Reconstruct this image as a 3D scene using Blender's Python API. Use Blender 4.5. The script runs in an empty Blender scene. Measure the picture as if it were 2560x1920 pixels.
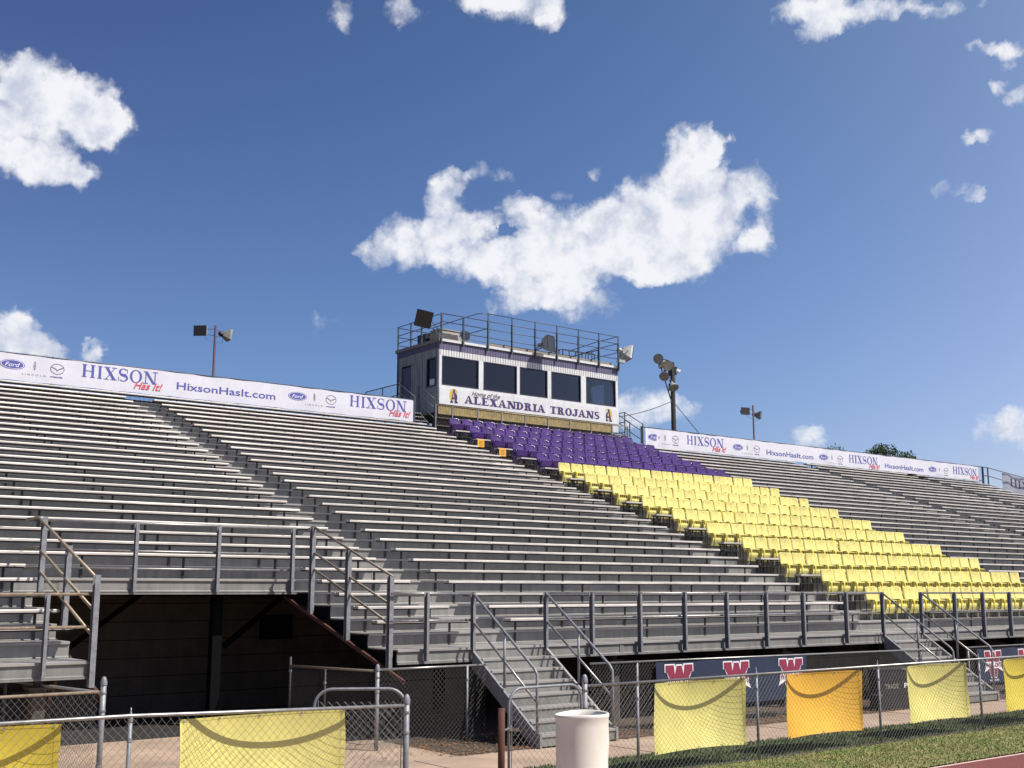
import bpy, math, random
from mathutils import Vector, Matrix
random.seed(7)
scene = bpy.context.scene
COL = scene.collection
# ------------------------------------------------------------------ camera
FPX = 2905.43
YAW, PIT, ROLL = math.radians(37.685), math.radians(10.0145), math.radians(0.077)
cam = bpy.data.cameras.new('camera'); cam.sensor_width = 36; cam.lens = FPX/2560*36
cam.clip_start = .05; cam.clip_end = 3000
co = bpy.data.objects.new('camera', cam); COL.objects.link(co); scene.camera = co
fw = Vector((math.sin(YAW)*math.cos(PIT), math.cos(YAW)*math.cos(PIT), math.sin(PIT)))
rt = Vector((math.cos(YAW), -math.sin(YAW), 0)); up = rt.cross(fw)
rt, up = rt*math.cos(ROLL)+up*math.sin(ROLL), up*math.cos(ROLL)-rt*math.sin(ROLL)
M = Matrix((rt, up, -fw)).transposed().to_4x4(); M.translation = Vector((0, 0, 2.45)); co.matrix_world = M
scene.render.resolution_x = 1024; scene.render.resolution_y = 768
# ------------------------------------------------------------------ light
SUN = Vector((.65, -1, 1.6)).normalized()
EL, AZ = math.asin(SUN.z), math.atan2(SUN.x, SUN.y)
sl = bpy.data.lights.new('sun', 'SUN'); sl.energy = 5.0; sl.angle = math.radians(.5); sl.color = (1, .95, .87)
so = bpy.data.objects.new('sun', sl); COL.objects.link(so); so.rotation_euler = SUN.to_track_quat('Z', 'Y').to_euler()
scene.view_settings.view_transform = 'Standard'; scene.view_settings.look = 'None'
scene.view_settings.gamma = 1; scene.view_settings.exposure = .35
SKY_STRENGTH = .065
BLOBS = [(30.7,16.27,0.78,0.8,0.6),(32.56,16.83,1.68,1.19,1),(34.22,18.36,1.16,1.39,1),(34.52,19.85,0.96,0.59,0.55),(35.79,20.36,0.64,0.39,0.5),(36.86,20.17,0.64,0.44,0.5),(35.4,16.48,1.79,1.2,1),(38.46,18.59,1.27,0.69,0.8),(38.98,16.9,1.79,1.3,1),(37.4,15.89,1.68,1.1,1),(39.5,14.98,2.2,1.11,1),(41.06,14.06,1.66,0.81,0.8),(37.93,14.18,1.25,0.61,0.7),(42.36,17.65,1.36,1.19,1),(43.73,18.01,1.57,1.38,1),(44.74,16.29,1.96,1.29,1),(45.83,18.53,1.96,1.96,1),(47.24,20.61,1.45,1.54,1),(46.82,16.81,2.04,1.68,1),(48.41,18.6,1.12,1.36,1),(49.97,19.19,0.91,1.06,0.6),(50.51,17.49,0.6,1.26,0.5),(49.97,16.65,0.9,0.59,0.7),(47.78,21.36,0.93,0.86,1),(45.44,15.57,1.75,0.75,1),(37.35,17.65,0.42,0.28,-1.6),(40.67,17.28,1.79,1.2,1),(41.6,15.86,1.57,1.1,1),(43.49,16.62,1.56,1.1,1),(36.02,17.89,1.06,0.6,0.8),(40.37,19.27,0.53,0.35,0.4),(41.76,20.43,0.42,0.39,0.3),(49.99,17.14,0.6,0.59,0.6),(12.96,22.82,1.33,0.86,0.85),(14.33,22.6,1.49,1.22,1),(13.14,20.64,1.86,1.66,1),(15.57,21.22,1.37,1.33,1),(16.41,22.41,1.39,0.97,1),(16.94,21.4,1.21,0.98,1),(17.55,21.48,1.03,1.17,0.9),(14.81,19.17,2.03,0.81,1),(16.41,19.06,0.41,0.77,0.6),(13.78,11.42,0.86,1.04,1),(14.53,11.36,0.87,1.0,1),(15.31,10.89,0.7,0.74,1),(15.97,10.41,0.5,0.48,0.8),(17.37,10.83,0.38,0.7,0.7),(37.76,28.3,2.34,0.98,0.9),(36.28,28.5,1.97,0.72,0.8),(39.6,27.77,0.74,0.93,0.7),(31.88,27.55,0.97,0.58,0.4),(28.75,27.28,0.6,0.72,0.4),(61.04,7.44,1.44,0.67,0.9),(44.44,8.81,2.15,0.86,0.85),(52.17,7.06,0.82,0.57,0.7),(28.27,12.79,1.14,0.4,0.28),(61.96,6.66,1.7,0.41,0.5),(52.95,27.01,1.47,0.62,0.9),(54.54,26.71,1.63,0.67,0.9),(53.41,26.04,1.08,0.34,0.8),(56.43,26.7,1.35,0.5,0.7),(58.27,26.44,1.08,0.33,0.5),(59.46,26.09,0.89,0.33,0.6),(61.97,24.12,0.96,0.38,0.9),(60.7,24.33,0.46,0.22,0.55),(62.09,23.49,0.4,0.28,0.45),(61.62,22.6,0.34,0.28,0.55),(62.37,22.03,0.56,0.45,0.6),(60.66,20.63,0.74,0.27,0.65),(60.17,17.9,0.57,0.35,0.5),(59.22,18.36,0.92,0.23,0.35),(61.43,26.1,0.35,0.22,0.4)]
def build_world():
    w = bpy.data.worlds.new('World'); scene.world = w; w.use_nodes = True
    nt = w.node_tree; N = nt.nodes; L = nt.links; N.clear()
    out = N.new('ShaderNodeOutputWorld'); bg = N.new('ShaderNodeBackground'); L.new(bg.outputs[0], out.inputs[0])
    sky = N.new('ShaderNodeTexSky'); sky.sky_type = 'NISHITA'; sky.sun_disc = False
    sky.sun_elevation = EL; sky.sun_rotation = AZ; sky.air_density = 1.0; sky.dust_density = .6; sky.ozone_density = 1.6
    def m(op, a, b=None, c=None, clamp=False):
        n = N.new('ShaderNodeMath'); n.operation = op; n.use_clamp = clamp
        for i, v in enumerate((a, b, c)):
            if v is None: continue
            if isinstance(v, (int, float)): n.inputs[i].default_value = v
            else: L.new(v, n.inputs[i])
        return n.outputs[0]
    tc = N.new('ShaderNodeTexCoord'); sp = N.new('ShaderNodeSeparateXYZ'); L.new(tc.outputs['Generated'], sp.inputs[0])
    az = m('MULTIPLY', m('ARCTAN2', sp.outputs[0], sp.outputs[1]), 57.29578)
    el = m('MULTIPLY', m('ARCSINE', sp.outputs[2]), 57.29578)
    cb = N.new('ShaderNodeCombineXYZ'); L.new(az, cb.inputs[0]); L.new(el, cb.inputs[1]); P = cb.outputs[0]
    def noise(scale, det, rough, off=0, lac=2.1):
        mp = N.new('ShaderNodeMapping'); mp.inputs['Location'].default_value = (off, off*.7, 0); L.new(P, mp.inputs[0])
        n = N.new('ShaderNodeTexNoise'); n.noise_dimensions = '2D'; n.inputs['Scale'].default_value = scale
        n.inputs['Detail'].default_value = det; n.inputs['Roughness'].default_value = rough; n.inputs['Lacunarity'].default_value = lac
        L.new(mp.outputs[0], n.inputs[0]); return n
    # domain warp of the direction
    wn = noise(.55, 5, .6, 3); vs = N.new('ShaderNodeVectorMath'); vs.operation = 'SUBTRACT'; L.new(wn.outputs['Color'], vs.inputs[0]); vs.inputs[1].default_value = (.5, .5, .5)
    vm = N.new('ShaderNodeVectorMath'); vm.operation = 'MULTIPLY'; L.new(vs.outputs[0], vm.inputs[0]); vm.inputs[1].default_value = (1.9, 1.5, 0)
    va = N.new('ShaderNodeVectorMath'); va.operation = 'ADD'; L.new(P, va.inputs[0]); L.new(vm.outputs[0], va.inputs[1]); PW = va.outputs[0]
    tot = None
    for (a, e, ra, re, wt) in BLOBS:
        s1 = N.new('ShaderNodeVectorMath'); s1.operation = 'SUBTRACT'; L.new(PW, s1.inputs[0]); s1.inputs[1].default_value = (a, e, 0)
        s2 = N.new('ShaderNodeVectorMath'); s2.operation = 'MULTIPLY'; L.new(s1.outputs[0], s2.inputs[0]); s2.inputs[1].default_value = (1/ra/1.3, 1/re/1.3, 0)
        s3 = N.new('ShaderNodeVectorMath'); s3.operation = 'DOT_PRODUCT'; L.new(s2.outputs[0], s3.inputs[0]); L.new(s2.outputs[0], s3.inputs[1])
        v = m('SUBTRACT', 1, s3.outputs['Value'], clamp=True)
        tot = m('MULTIPLY', v, wt) if tot is None else m('MULTIPLY_ADD', v, wt, tot)
    body = m('MINIMUM', m('MAXIMUM', tot, 0), 1.25)
    n1 = noise(.62, 9, .60, 11); n2 = noise(.42, 7, .6, 40)
    gate = m('MULTIPLY', body, 5, clamp=True)
    dn = m('MULTIPLY', m('SUBTRACT', n1.outputs['Fac'], .5), 2.5)
    dens = m('ADD', m('MULTIPLY', body, 1.6), m('MULTIPLY', dn, gate))
    mr = N.new('ShaderNodeMapRange'); mr.interpolation_type = 'SMOOTHSTEP'; L.new(dens, mr.inputs[0])
    mr.inputs[1].default_value = .06; mr.inputs[2].default_value = 1.75; mr.inputs[4].default_value = .97
    # cloud colour: white tops, faint grey-blue hollows
    sh = N.new('ShaderNodeMapRange'); sh.interpolation_type = 'SMOOTHSTEP'; L.new(m('ADD', n2.outputs['Fac'], m('MULTIPLY', dn, .16)), sh.inputs[0])
    sh.inputs[1].default_value = .26; sh.inputs[2].default_value = .64
    cc = N.new('ShaderNodeMix'); cc.data_type = 'RGBA'; L.new(sh.outputs[0], cc.inputs[0])
    k = 1/SKY_STRENGTH/1.275
    cc.inputs[6].default_value = (.58*k, .63*k, .76*k, 1); cc.inputs[7].default_value = (.93*k, .935*k, .97*k, 1)
    # deeper blue to the left, paler towards the sun side on the right
    A_ = m('DIVIDE', m('SUBTRACT', m('MINIMUM', m('MAXIMUM', az, 0), 68), 37), 30); E_ = m('DIVIDE', m('SUBTRACT', m('MINIMUM', m('MAXIMUM', el, 0), 42), 20), 15)
    A2 = m('MULTIPLY', A_, A_); AE = m('MULTIPLY', A_, E_); ct = N.new('ShaderNodeCombineXYZ')
    for ch, cf in enumerate([[-0.19, 0.461, -0.084, 0.369, 0.161], [-0.03, 0.364, -0.066, 0.176, 0.163], [0.26, 0.213, -0.07, 0.078, 0.041]]):
        v = m('MULTIPLY_ADD', A_, cf[1], cf[0]); v = m('MULTIPLY_ADD', E_, cf[2], v); v = m('MULTIPLY_ADD', A2, cf[3], v); v = m('MULTIPLY_ADD', AE, cf[4], v); L.new(m('EXPONENT', v), ct.inputs[ch])
    tint = N.new('ShaderNodeMix'); tint.data_type = 'RGBA'; tint.blend_type = 'MULTIPLY'; tint.inputs[0].default_value = 1
    L.new(sky.outputs[0], tint.inputs[6]); L.new(ct.outputs[0], tint.inputs[7])
    mix = N.new('ShaderNodeMix'); mix.data_type = 'RGBA'; L.new(mr.outputs[0], mix.inputs[0]); L.new(tint.outputs[2], mix.inputs[6]); L.new(cc.outputs[2], mix.inputs[7])
    L.new(mix.outputs[2], bg.inputs[0]); bg.inputs[1].default_value = SKY_STRENGTH
build_world()
# ------------------------------------------------------------------ materials
def mat(name, col, rough=.6, metal=0, var=.0, vscale=3, col2=None, bump=0, bscale=30, stretch=(1, 1, 1), spec=.5, world=True, streak=0, ov=0):
    m = bpy.data.materials.new(name); m.use_nodes = True; nt = m.node_tree; N = nt.nodes; L = nt.links
    b = N['Principled BSDF']; b.inputs['Base Color'].default_value = (*col, 1)
    b.inputs['Roughness'].default_value = rough; b.inputs['Metallic'].default_value = metal
    b.inputs['Specular IOR Level'].default_value = spec
    if var or col2 or bump or streak:
        g = N.new('ShaderNodeNewGeometry'); mp = N.new('ShaderNodeMapping'); L.new(g.outputs['Position'], mp.inputs[0]); mp.inputs['Scale'].default_value = stretch
    if var or col2:
        n = N.new('ShaderNodeTexNoise'); n.inputs['Scale'].default_value = vscale; n.inputs['Detail'].default_value = 7; n.inputs['Roughness'].default_value = .65
        L.new(mp.outputs[0], n.inputs[0]); r = N.new('ShaderNodeMapRange'); L.new(n.outputs['Fac'], r.inputs[0]); r.inputs[1].default_value = .32; r.inputs[2].default_value = .68
        x = N.new('ShaderNodeMix'); x.data_type = 'RGBA'; L.new(r.outputs[0], x.inputs[0])
        c2 = col2 or tuple(c*(1-var) for c in col); c1 = col if col2 else tuple(min(1, c*(1+var*.5)) for c in col)
        x.inputs[6].default_value = (*c2, 1); x.inputs[7].default_value = (*c1, 1); L.new(x.outputs[2], b.inputs['Base Color'])
        if streak:
            m2 = N.new('ShaderNodeMapping'); L.new(g.outputs['Position'], m2.inputs[0]); m2.inputs['Scale'].default_value = (9, 9, .7)
            n3 = N.new('ShaderNodeTexNoise'); n3.inputs['Scale'].default_value = 1; n3.inputs['Detail'].default_value = 5; L.new(m2.outputs[0], n3.inputs[0])
            r3 = N.new('ShaderNodeMapRange'); L.new(n3.outputs['Fac'], r3.inputs[0]); r3.inputs[1].default_value = .4; r3.inputs[2].default_value = .75; r3.inputs[3].default_value = 1; r3.inputs[4].default_value = 1-streak
            y = N.new('ShaderNodeMix'); y.data_type = 'RGBA'; y.blend_type = 'MULTIPLY'; y.inputs[0].default_value = 1; L.new(x.outputs[2], y.inputs[6]); L.new(r3.outputs[0], y.inputs[7]); L.new(y.outputs[2], b.inputs['Base Color'])
    if ov:
        oi = N.new('ShaderNodeObjectInfo'); ro = N.new('ShaderNodeMapRange'); L.new(oi.outputs['Random'], ro.inputs[0]); ro.inputs[3].default_value = 1-ov; ro.inputs[4].default_value = 1+ov*.4
        z = N.new('ShaderNodeMix'); z.data_type = 'RGBA'; z.blend_type = 'MULTIPLY'; z.inputs[0].default_value = 1; src = b.inputs['Base Color'].links
        if src: L.new(src[0].from_socket, z.inputs[6])
        else: z.inputs[6].default_value = (*col, 1)
        L.new(ro.outputs[0], z.inputs[7]); L.new(z.outputs[2], b.inputs['Base Color'])
    if bump:
        n2 = N.new('ShaderNodeTexNoise'); n2.inputs['Scale'].default_value = bscale; n2.inputs['Detail'].default_value = 5; L.new(mp.outputs[0], n2.inputs[0])
        bp = N.new('ShaderNodeBump'); bp.inputs['Strength'].default_value = bump; bp.inputs['Distance'].default_value = .02; L.new(n2.outputs['Fac'], bp.inputs['Height']); L.new(bp.outputs[0], b.inputs['Normal'])
    return m
MT = dict(
 plank=mat('weathered_aluminium_plank', (.60, .56, .51), .45, .25, .34, 1.6, stretch=(.9, 7, 7), ov=.22),
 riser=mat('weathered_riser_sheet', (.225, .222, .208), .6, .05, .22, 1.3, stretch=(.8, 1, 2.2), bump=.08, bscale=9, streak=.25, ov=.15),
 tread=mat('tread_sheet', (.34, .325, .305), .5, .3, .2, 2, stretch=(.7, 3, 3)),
 under=mat('shade_painted_grimy_underside', (.022, .016, .014), .8, 0, .3, 6),  # grime plus painted shade: near-black for the shadow beneath the planks
 steel=mat('galvanised_steel', (.225, .235, .25), .5, .15, .3, 14, bump=.05, bscale=60),
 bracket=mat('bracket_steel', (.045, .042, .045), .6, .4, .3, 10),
 pipe=mat('galvanised_pipe', (.32, .315, .30), .38, .6, .3, 12),
 brownpipe=mat('tarnished_pipe', (.34, .27, .19), .5, .4, .35, 15),
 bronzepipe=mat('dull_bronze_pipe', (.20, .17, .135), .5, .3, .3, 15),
 darkrail=mat('dark_railing', (.085, .10, .125), .5, .4, .2, 10),
 wire=mat('fence_wire', (.19, .18, .165), .45, .6, .3, 20),
 rust=mat('rusty_steel', (.10, .038, .024), .85, .1, 0, 9, col2=(.07, .03, .02), bump=.2, bscale=50),
 dirt=mat('bare_earth', (.07, .055, .042), .95, 0, .4, 3, bump=.5, bscale=20),
 concrete=mat('tan_concrete', (.37, .27, .195), .9, 0, .32, .8, bump=.25, bscale=40),
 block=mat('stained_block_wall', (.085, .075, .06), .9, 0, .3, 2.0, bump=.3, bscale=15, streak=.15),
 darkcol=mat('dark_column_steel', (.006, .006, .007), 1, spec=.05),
 white=mat('white_siding', (.60, .61, .62), .55, 0, .10, 2.5, streak=.12),
 sidewall=mat('stained_side_wall', (.36, .38, .36), .75, 0, .35, 1.6, stretch=(2, 2, .6), streak=.45),
 band=mat('faded_purple_siding', (.115, .105, .185), .6, 0, .2, 4, streak=.2),
 trim=mat('grey_roof_board', (.25, .235, .21), .8, 0, .35, 5, stretch=(.5, 3, 3)),
 door=mat('dark_purple_door', (.035, .03, .085), .45),
 frame=mat('dark_window_frame', (.025, .022, .045), .5),
 interior=mat('booth_interior', (.07, .07, .07), .9, 0, .4, 1.5),
 gold=mat('gold_skirt', (.33, .25, .10), .7, 0, .4, 5, bump=.3, bscale=25),
 brick=mat('dark_brick', (.09, .05, .045), .9, 0, .4, 8),
 yellow=mat('yellow_seat_plastic', (.66, .59, .19), .46, 0, .20, 7, ov=.12),
 purple=mat('purple_seat_plastic', (.062, .024, .155), .32, 0, .2, 7, ov=.22),
 armpad=mat('yellow_arm_pad', (.66, .52, .05), .4),
 black=mat('black_tube', (.02, .02, .022), .4),
 blacktub=mat('black_trunk', (.012, .012, .014), .45),
 cloth=mat('pale_yellow_cloth', (.62, .56, .17), .75, 0, .14, 3, bump=.1, bscale=14),
 cloth2=mat('bright_yellow_cloth', (.58, .46, .045), .75, 0, .08, 3, bump=.1, bscale=14),
 orange=mat('orange_cloth', (.72, .40, .03), .75, 0, .08, 3, bump=.1, bscale=14),
 navy=mat('navy_cloth', (.012, .022, .055), .7, 0, .25, 3, bump=.3, bscale=6),
 vinyl=mat('white_vinyl_banner', (.56, .56, .62), .6, 0, .07, 2, bump=.15, bscale=3),
 inkblue=mat('blue_purple_ink', (.07, .07, .30), .6),
 inkred=mat('red_ink', (.52, .045, .07), .6),
 inkgrey=mat('grey_ink', (.17, .17, .19), .6),
 maroon=mat('maroon_ink', (.22, .022, .055), .6),
 inkwhite=mat('white_ink', (.72, .72, .74), .6),
 purpleink=mat('purple_paint', (.045, .018, .115), .6),
 goldink=mat('gold_paint', (.52, .38, .06), .6),
 inkblack=mat('black_paint', (.03, .025, .04), .6),
 tanink=mat('tan_ink', (.22, .20, .16), .6),
 plastic=mat('white_plastic', (.74, .73, .70), .38, 0, 0, 2.3, col2=(.66, .62, .52), stretch=(1, 1, .8)),
 poletar=mat('tarred_wood_pole', (.008, .008, .009), .85, 0, .4, 8, stretch=(3, 3, .5)),
 polered=mat('maroon_pole', (.055, .022, .035), .6, 0, .3, 6),
 lampwhite=mat('lamp_housing', (.38, .39, .38), .45, .2, .3, 9),
 lampdark=mat('lamp_glass_dark', (.03, .028, .026), .35),
 beige=mat('beige_metal', (.42, .40, .34), .7, 0, .3, 5, streak=.3),
 signpaper=mat('orange_paper_sign', (.80, .42, .05), .8),
 track=mat('red_running_track', (.17, .045, .04), .9, 0, .25, 30, bump=.4, bscale=200),
 trackline=mat('pale_track_line', (.62, .42, .38), .8, 0, .15, 20),
 leafm=mat('leaf_litter', (.24, .12, .05), .9, 0, .5, 40),
 foliage=mat('tree_foliage', (.055, .085, .03), .8, 0, .5, 2),
 bark=mat('tree_bark', (.10, .07, .05), .9),
 navyrib=mat('rib_navy', (.02, .03, .07), .6),
)
def glass_mat():
    m = bpy.data.materials.new('tinted_window_glass'); m.use_nodes = True; nt = m.node_tree; N = nt.nodes; L = nt.links; N.clear()
    o = N.new('ShaderNodeOutputMaterial'); mx = N.new('ShaderNodeMixShader'); t = N.new('ShaderNodeBsdfTransparent'); g = N.new('ShaderNodeBsdfGlossy'); f = N.new('ShaderNodeFresnel')
    t.inputs[0].default_value = (.36, .39, .42, 1); g.inputs['Roughness'].default_value = .02; g.inputs[0].default_value = (.85, .9, .95, 1); f.inputs[0].default_value = 1.45
    L.new(f.outputs[0], mx.inputs[0]); L.new(t.outputs[0], mx.inputs[1]); L.new(g.outputs[0], mx.inputs[2]); L.new(mx.outputs[0], o.inputs[0]); return m
MT['floor'] = mat('shade_painted_tunnel_floor', (.016, .014, .012), .95, bump=.3)  # near-black colour stands in for the shade on the tunnel ground
MT['deepgrass'] = mat('dark_long_grass', (.05, .075, .02), .9, 0, 0, 5, col2=(.075, .085, .03), bump=.5, bscale=50)  # darker green than the mown grass, for the verge
MT['glass'] = glass_mat()
def translucent(name, col):
    m = mat(name, col, .6); nt = m.node_tree; N = nt.nodes; L = nt.links; o = [n for n in N if n.type == 'OUTPUT_MATERIAL'][0]
    t = N.new('ShaderNodeBsdfTranslucent'); t.inputs[0].default_value = (*col, 1); mx = N.new('ShaderNodeMixShader'); mx.inputs[0].default_value = .55
    L.new(N['Principled BSDF'].outputs[0], mx.inputs[1]); L.new(t.outputs[0], mx.inputs[2]); L.new(mx.outputs[0], o.inputs[0]); return m
MT['thinvinyl'] = translucent('thin_white_vinyl', (.62, .62, .68)); MT['thinink'] = translucent('thin_purple_ink', (.20, .18, .38))
def grass_mat():
    m = mat('mown_grass', (.13, .165, .042), .9, 0, 0, 1.6, col2=(.22, .195, .075), bump=.4, bscale=60); return m
MT['grass'] = grass_mat()
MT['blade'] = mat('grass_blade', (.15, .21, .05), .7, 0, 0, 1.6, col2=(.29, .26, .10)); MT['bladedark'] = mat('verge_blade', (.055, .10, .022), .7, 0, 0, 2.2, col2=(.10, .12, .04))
# ------------------------------------------------------------------ builder
ORG = {}
class MB:
    def __init__(s): s.v = []; s.f = []
    def quad(s, a, b, c, d): i = len(s.v); s.v += [tuple(a), tuple(b), tuple(c), tuple(d)]; s.f.append((i, i+1, i+2, i+3))
    def poly(s, pts): i = len(s.v); s.v += [tuple(p) for p in pts]; s.f.append(tuple(range(i, i+len(pts))))
    def box(s, x0, x1, y0, y1, z0, z1):
        i = len(s.v); s.v += [(x, y, z) for z in (z0, z1) for y in (y0, y1) for x in (x0, x1)]
        s.f += [(i, i+2, i+3, i+1), (i+4, i+5, i+7, i+6), (i, i+1, i+5, i+4), (i+2, i+6, i+7, i+3), (i, i+4, i+6, i+2), (i+1, i+3, i+7, i+5)]
        return s
    def bar(s, a, b, w, h, upv=(0, 0, 1)):
        a = Vector(a); b = Vector(b); d = (b-a).normalized(); u = Vector(upv)
        if abs(d.dot(u)) > .98: u = Vector((0, 1, 0))
        sd = d.cross(u).normalized(); u = sd.cross(d).normalized(); i = len(s.v)
        for p in (a, b):
            for q, r in ((-1, -1), (1, -1), (1, 1), (-1, 1)): s.v.append(tuple(p+sd*(q*w/2)+u*(r*h/2)))
        s.f += [(i, i+3, i+2, i+1), (i+4, i+5, i+6, i+7)]+[(i+k, i+(k+1) % 4, i+4+(k+1) % 4, i+4+k) for k in range(4)]
        return s
    def tube(s, pts, r, n=8, r2=None, cap=True):
        pts = [Vector(p) for p in pts]; rings = []
        for k, p in enumerate(pts):
            if k == 0: d = pts[1]-p
            elif k == len(pts)-1: d = p-pts[k-1]
            else: d = (pts[k+1]-p).normalized()+(p-pts[k-1]).normalized()
            d.normalize()
            if k == 0:
                u = Vector((0, 0, 1)) if abs(d.z) < .9 else Vector((0, 1, 0)); u = (u-d*u.dot(d)).normalized()
            else: u = (u-d*u.dot(d)).normalized()
            w = d.cross(u); rr = r if r2 is None else r+(r2-r)*k/(len(pts)-1); i = len(s.v); rings.append(i)
            for q in range(n):
                t = 2*math.pi*q/n; s.v.append(tuple(p+(u*math.cos(t)+w*math.sin(t))*rr))
        for a, b in zip(rings, rings[1:]):
            for q in range(n): s.f.append((a+q, a+(q+1) % n, b+(q+1) % n, b+q))
        if cap: s.f.append(tuple(rings[0]+q for q in reversed(range(n)))); s.f.append(tuple(rings[-1]+q for q in range(n)))
        return s
    def wire(s, a, b, r):
        a = Vector(a); b = Vector(b); d = (b-a).normalized(); u = Vector((0, 0, 1)) if abs(d.z) < .9 else Vector((1, 0, 0)); u = (u-d*u.dot(d)).normalized(); w = d.cross(u); i = len(s.v)
        for p in (a, b):
            for q in range(3):
                t = 2*math.pi*q/3; s.v.append(tuple(p+(u*math.cos(t)+w*math.sin(t))*r))
        s.f += [(i, i+1, i+4, i+3), (i+1, i+2, i+5, i+4), (i+2, i, i+3, i+5)]
    def lathe(s, c, prof, n=20, axis=(0, 0, 1)):
        ax = Vector(axis).normalized(); u = Vector((1, 0, 0)) if abs(ax.x) < .9 else Vector((0, 1, 0)); u = (u-ax*u.dot(ax)).normalized(); w = ax.cross(u); c = Vector(c); rings = []
        for (r, h) in prof:
            i = len(s.v); rings.append(i)
            for q in range(n):
                t = 2*math.pi*q/n; s.v.append(tuple(c+ax*h+(u*math.cos(t)+w*math.sin(t))*r))
        for a, b in zip(rings, rings[1:]):
            for q in range(n): s.f.append((a+q, a+(q+1) % n, b+(q+1) % n, b+q))
        return s
    def prism(s, prof, x0, x1, ax='x'):
        """closed profile of (y,z) pairs extruded along x"""
        i = len(s.v); n = len(prof)
        for x in (x0, x1):
            for (y, z) in prof: s.v.append((x, y, z))
        for q in range(n): s.f.append((i+q, i+(q+1) % n, i+n+(q+1) % n, i+n+q))
        s.f.append(tuple(i+q for q in reversed(range(n)))); s.f.append(tuple(i+n+q for q in range(n)))
        return s
    def build(s, name, material, parent=None, smooth=False):
        org = Vector((0, 0, 0)); p = parent
        if parent is not None: org = ORG.get(parent.name, Vector((0, 0, 0)))
        me = bpy.data.meshes.new(name); me.from_pydata([tuple(Vector(v)-org) for v in s.v] if org.length else s.v, [], s.f); me.update()
        me.materials.append(MT[material] if isinstance(material, str) else material)
        if smooth:
            for pl in me.polygons: pl.use_smooth = True
        o = bpy.data.objects.new(name, me); COL.objects.link(o)
        if parent is not None: o.parent = parent; ORG[o.name] = org
        return o
def tag(o, label=None, cat=None, group=None, kind=None):
    for k, v in (('label', label), ('category', cat), ('group', group), ('kind', kind)):
        if v: o[k] = v
    return o
def thing(name, loc, label, cat, group=None):
    o = bpy.data.objects.new(name, None); COL.objects.link(o); o.location = loc; o.empty_display_size = .2; ORG[o.name] = Vector(loc)
    return tag(o, label, cat, group)
KIDS = {}
def copy_tree(o, loc=None, parent=None):
    c = o.copy(); COL.objects.link(c)
    if parent is not None: c.parent = parent
    if loc is not None: c.location = loc; ORG[c.name] = Vector(loc)
    for ch in KIDS[o.name] if o.name in KIDS else list(o.children): copy_tree(ch, None, c)
    return c
ORD = 'first second third fourth fifth sixth seventh eighth ninth tenth eleventh twelfth thirteenth fourteenth fifteenth sixteenth seventeenth eighteenth nineteenth twentieth twenty-first twenty-second twenty-third twenty-fourth twenty-fifth twenty-sixth twenty-seventh twenty-eighth twenty-ninth thirtieth'.split()
def chain(mb, a, b, z0, z1, w=.09, r=.0028, spikes=True, z1b=None):
    r *= .68
    """chain-link wires in the vertical plane from a to b (xy), z0..z1 (z1b at far end)"""
    a = Vector((a[0], a[1], 0)); b = Vector((b[0], b[1], 0)); Ln = (b-a).length; d = (b-a)/Ln; H = z1-z0; zb = z1 if z1b is None else z1b
    nrm = Vector((-d.y, d.x, 0))*.003
    n = int((Ln+H)/w)+1
    for k in range(-int(H/w)-1, int(Ln/w)+2):
        for sgn in (1, -1):
            s0 = k*w if sgn > 0 else k*w+H
            t0, t1 = 0., 1.
            # param along height: s = s0 + sgn*H*t
            lo, hi = (0-s0)/(sgn*H), (Ln-s0)/(sgn*H)
            if lo > hi: lo, hi = hi, lo
            t0 = max(t0, lo); t1 = min(t1, hi)
            if t1-t0 < .02: continue
            def P(t, e=0):
                s = s0+sgn*H*t; zt = z1+(zb-z1)*s/Ln
                return a+d*s+nrm*sgn+Vector((0, 0, z0+(zt-z0)*t+e))
            seg = 3 if H > .6 else 1
            for q in range(seg):
                mb.wire(P(t0+(t1-t0)*q/seg), P(t0+(t1-t0)*(q+1)/seg, .03 if (spikes and q == seg-1 and t1 > .999) else 0), r)
# ------------------------------------------------------------------ lettering
def flat(mb, pts, X, Z, sx, sz, y, th=.004, k=0, shear=0):
    """flat plate lettering piece: pts in glyph space -> facing -y"""
    y0 = y-th-k*.0004
    P = [(X+(px+shear*pz)*sx, y0, Z+pz*sz) for px, pz in pts]; i = len(mb.v); n = len(P)
    ar = sum(P[q][0]*P[(q+1) % n][2]-P[(q+1) % n][0]*P[q][2] for q in range(n))
    if ar < 0: P.reverse()
    mb.v += P; mb.f.append(tuple(range(i, i+n)))
def ell(cx, cz, rx, rz, a0, a1, n): return [(cx+rx*math.cos(math.radians(a0+(a1-a0)*q/n)), cz+rz*math.sin(math.radians(a0+(a1-a0)*q/n))) for q in range(n+1)]
def ring(cx, cz, rx, rz, ix, iz, a0, a1, n=16):
    o = ell(cx, cz, rx, rz, a0, a1, n); i = ell(cx, cz, ix, iz, a0, a1, n)
    return [[o[q], o[q+1], i[q+1], i[q]] for q in range(n)]
def R4(x0, z0, x1, z1): return [(x0, z0), (x1, z0), (x1, z1), (x0, z1)]
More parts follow.
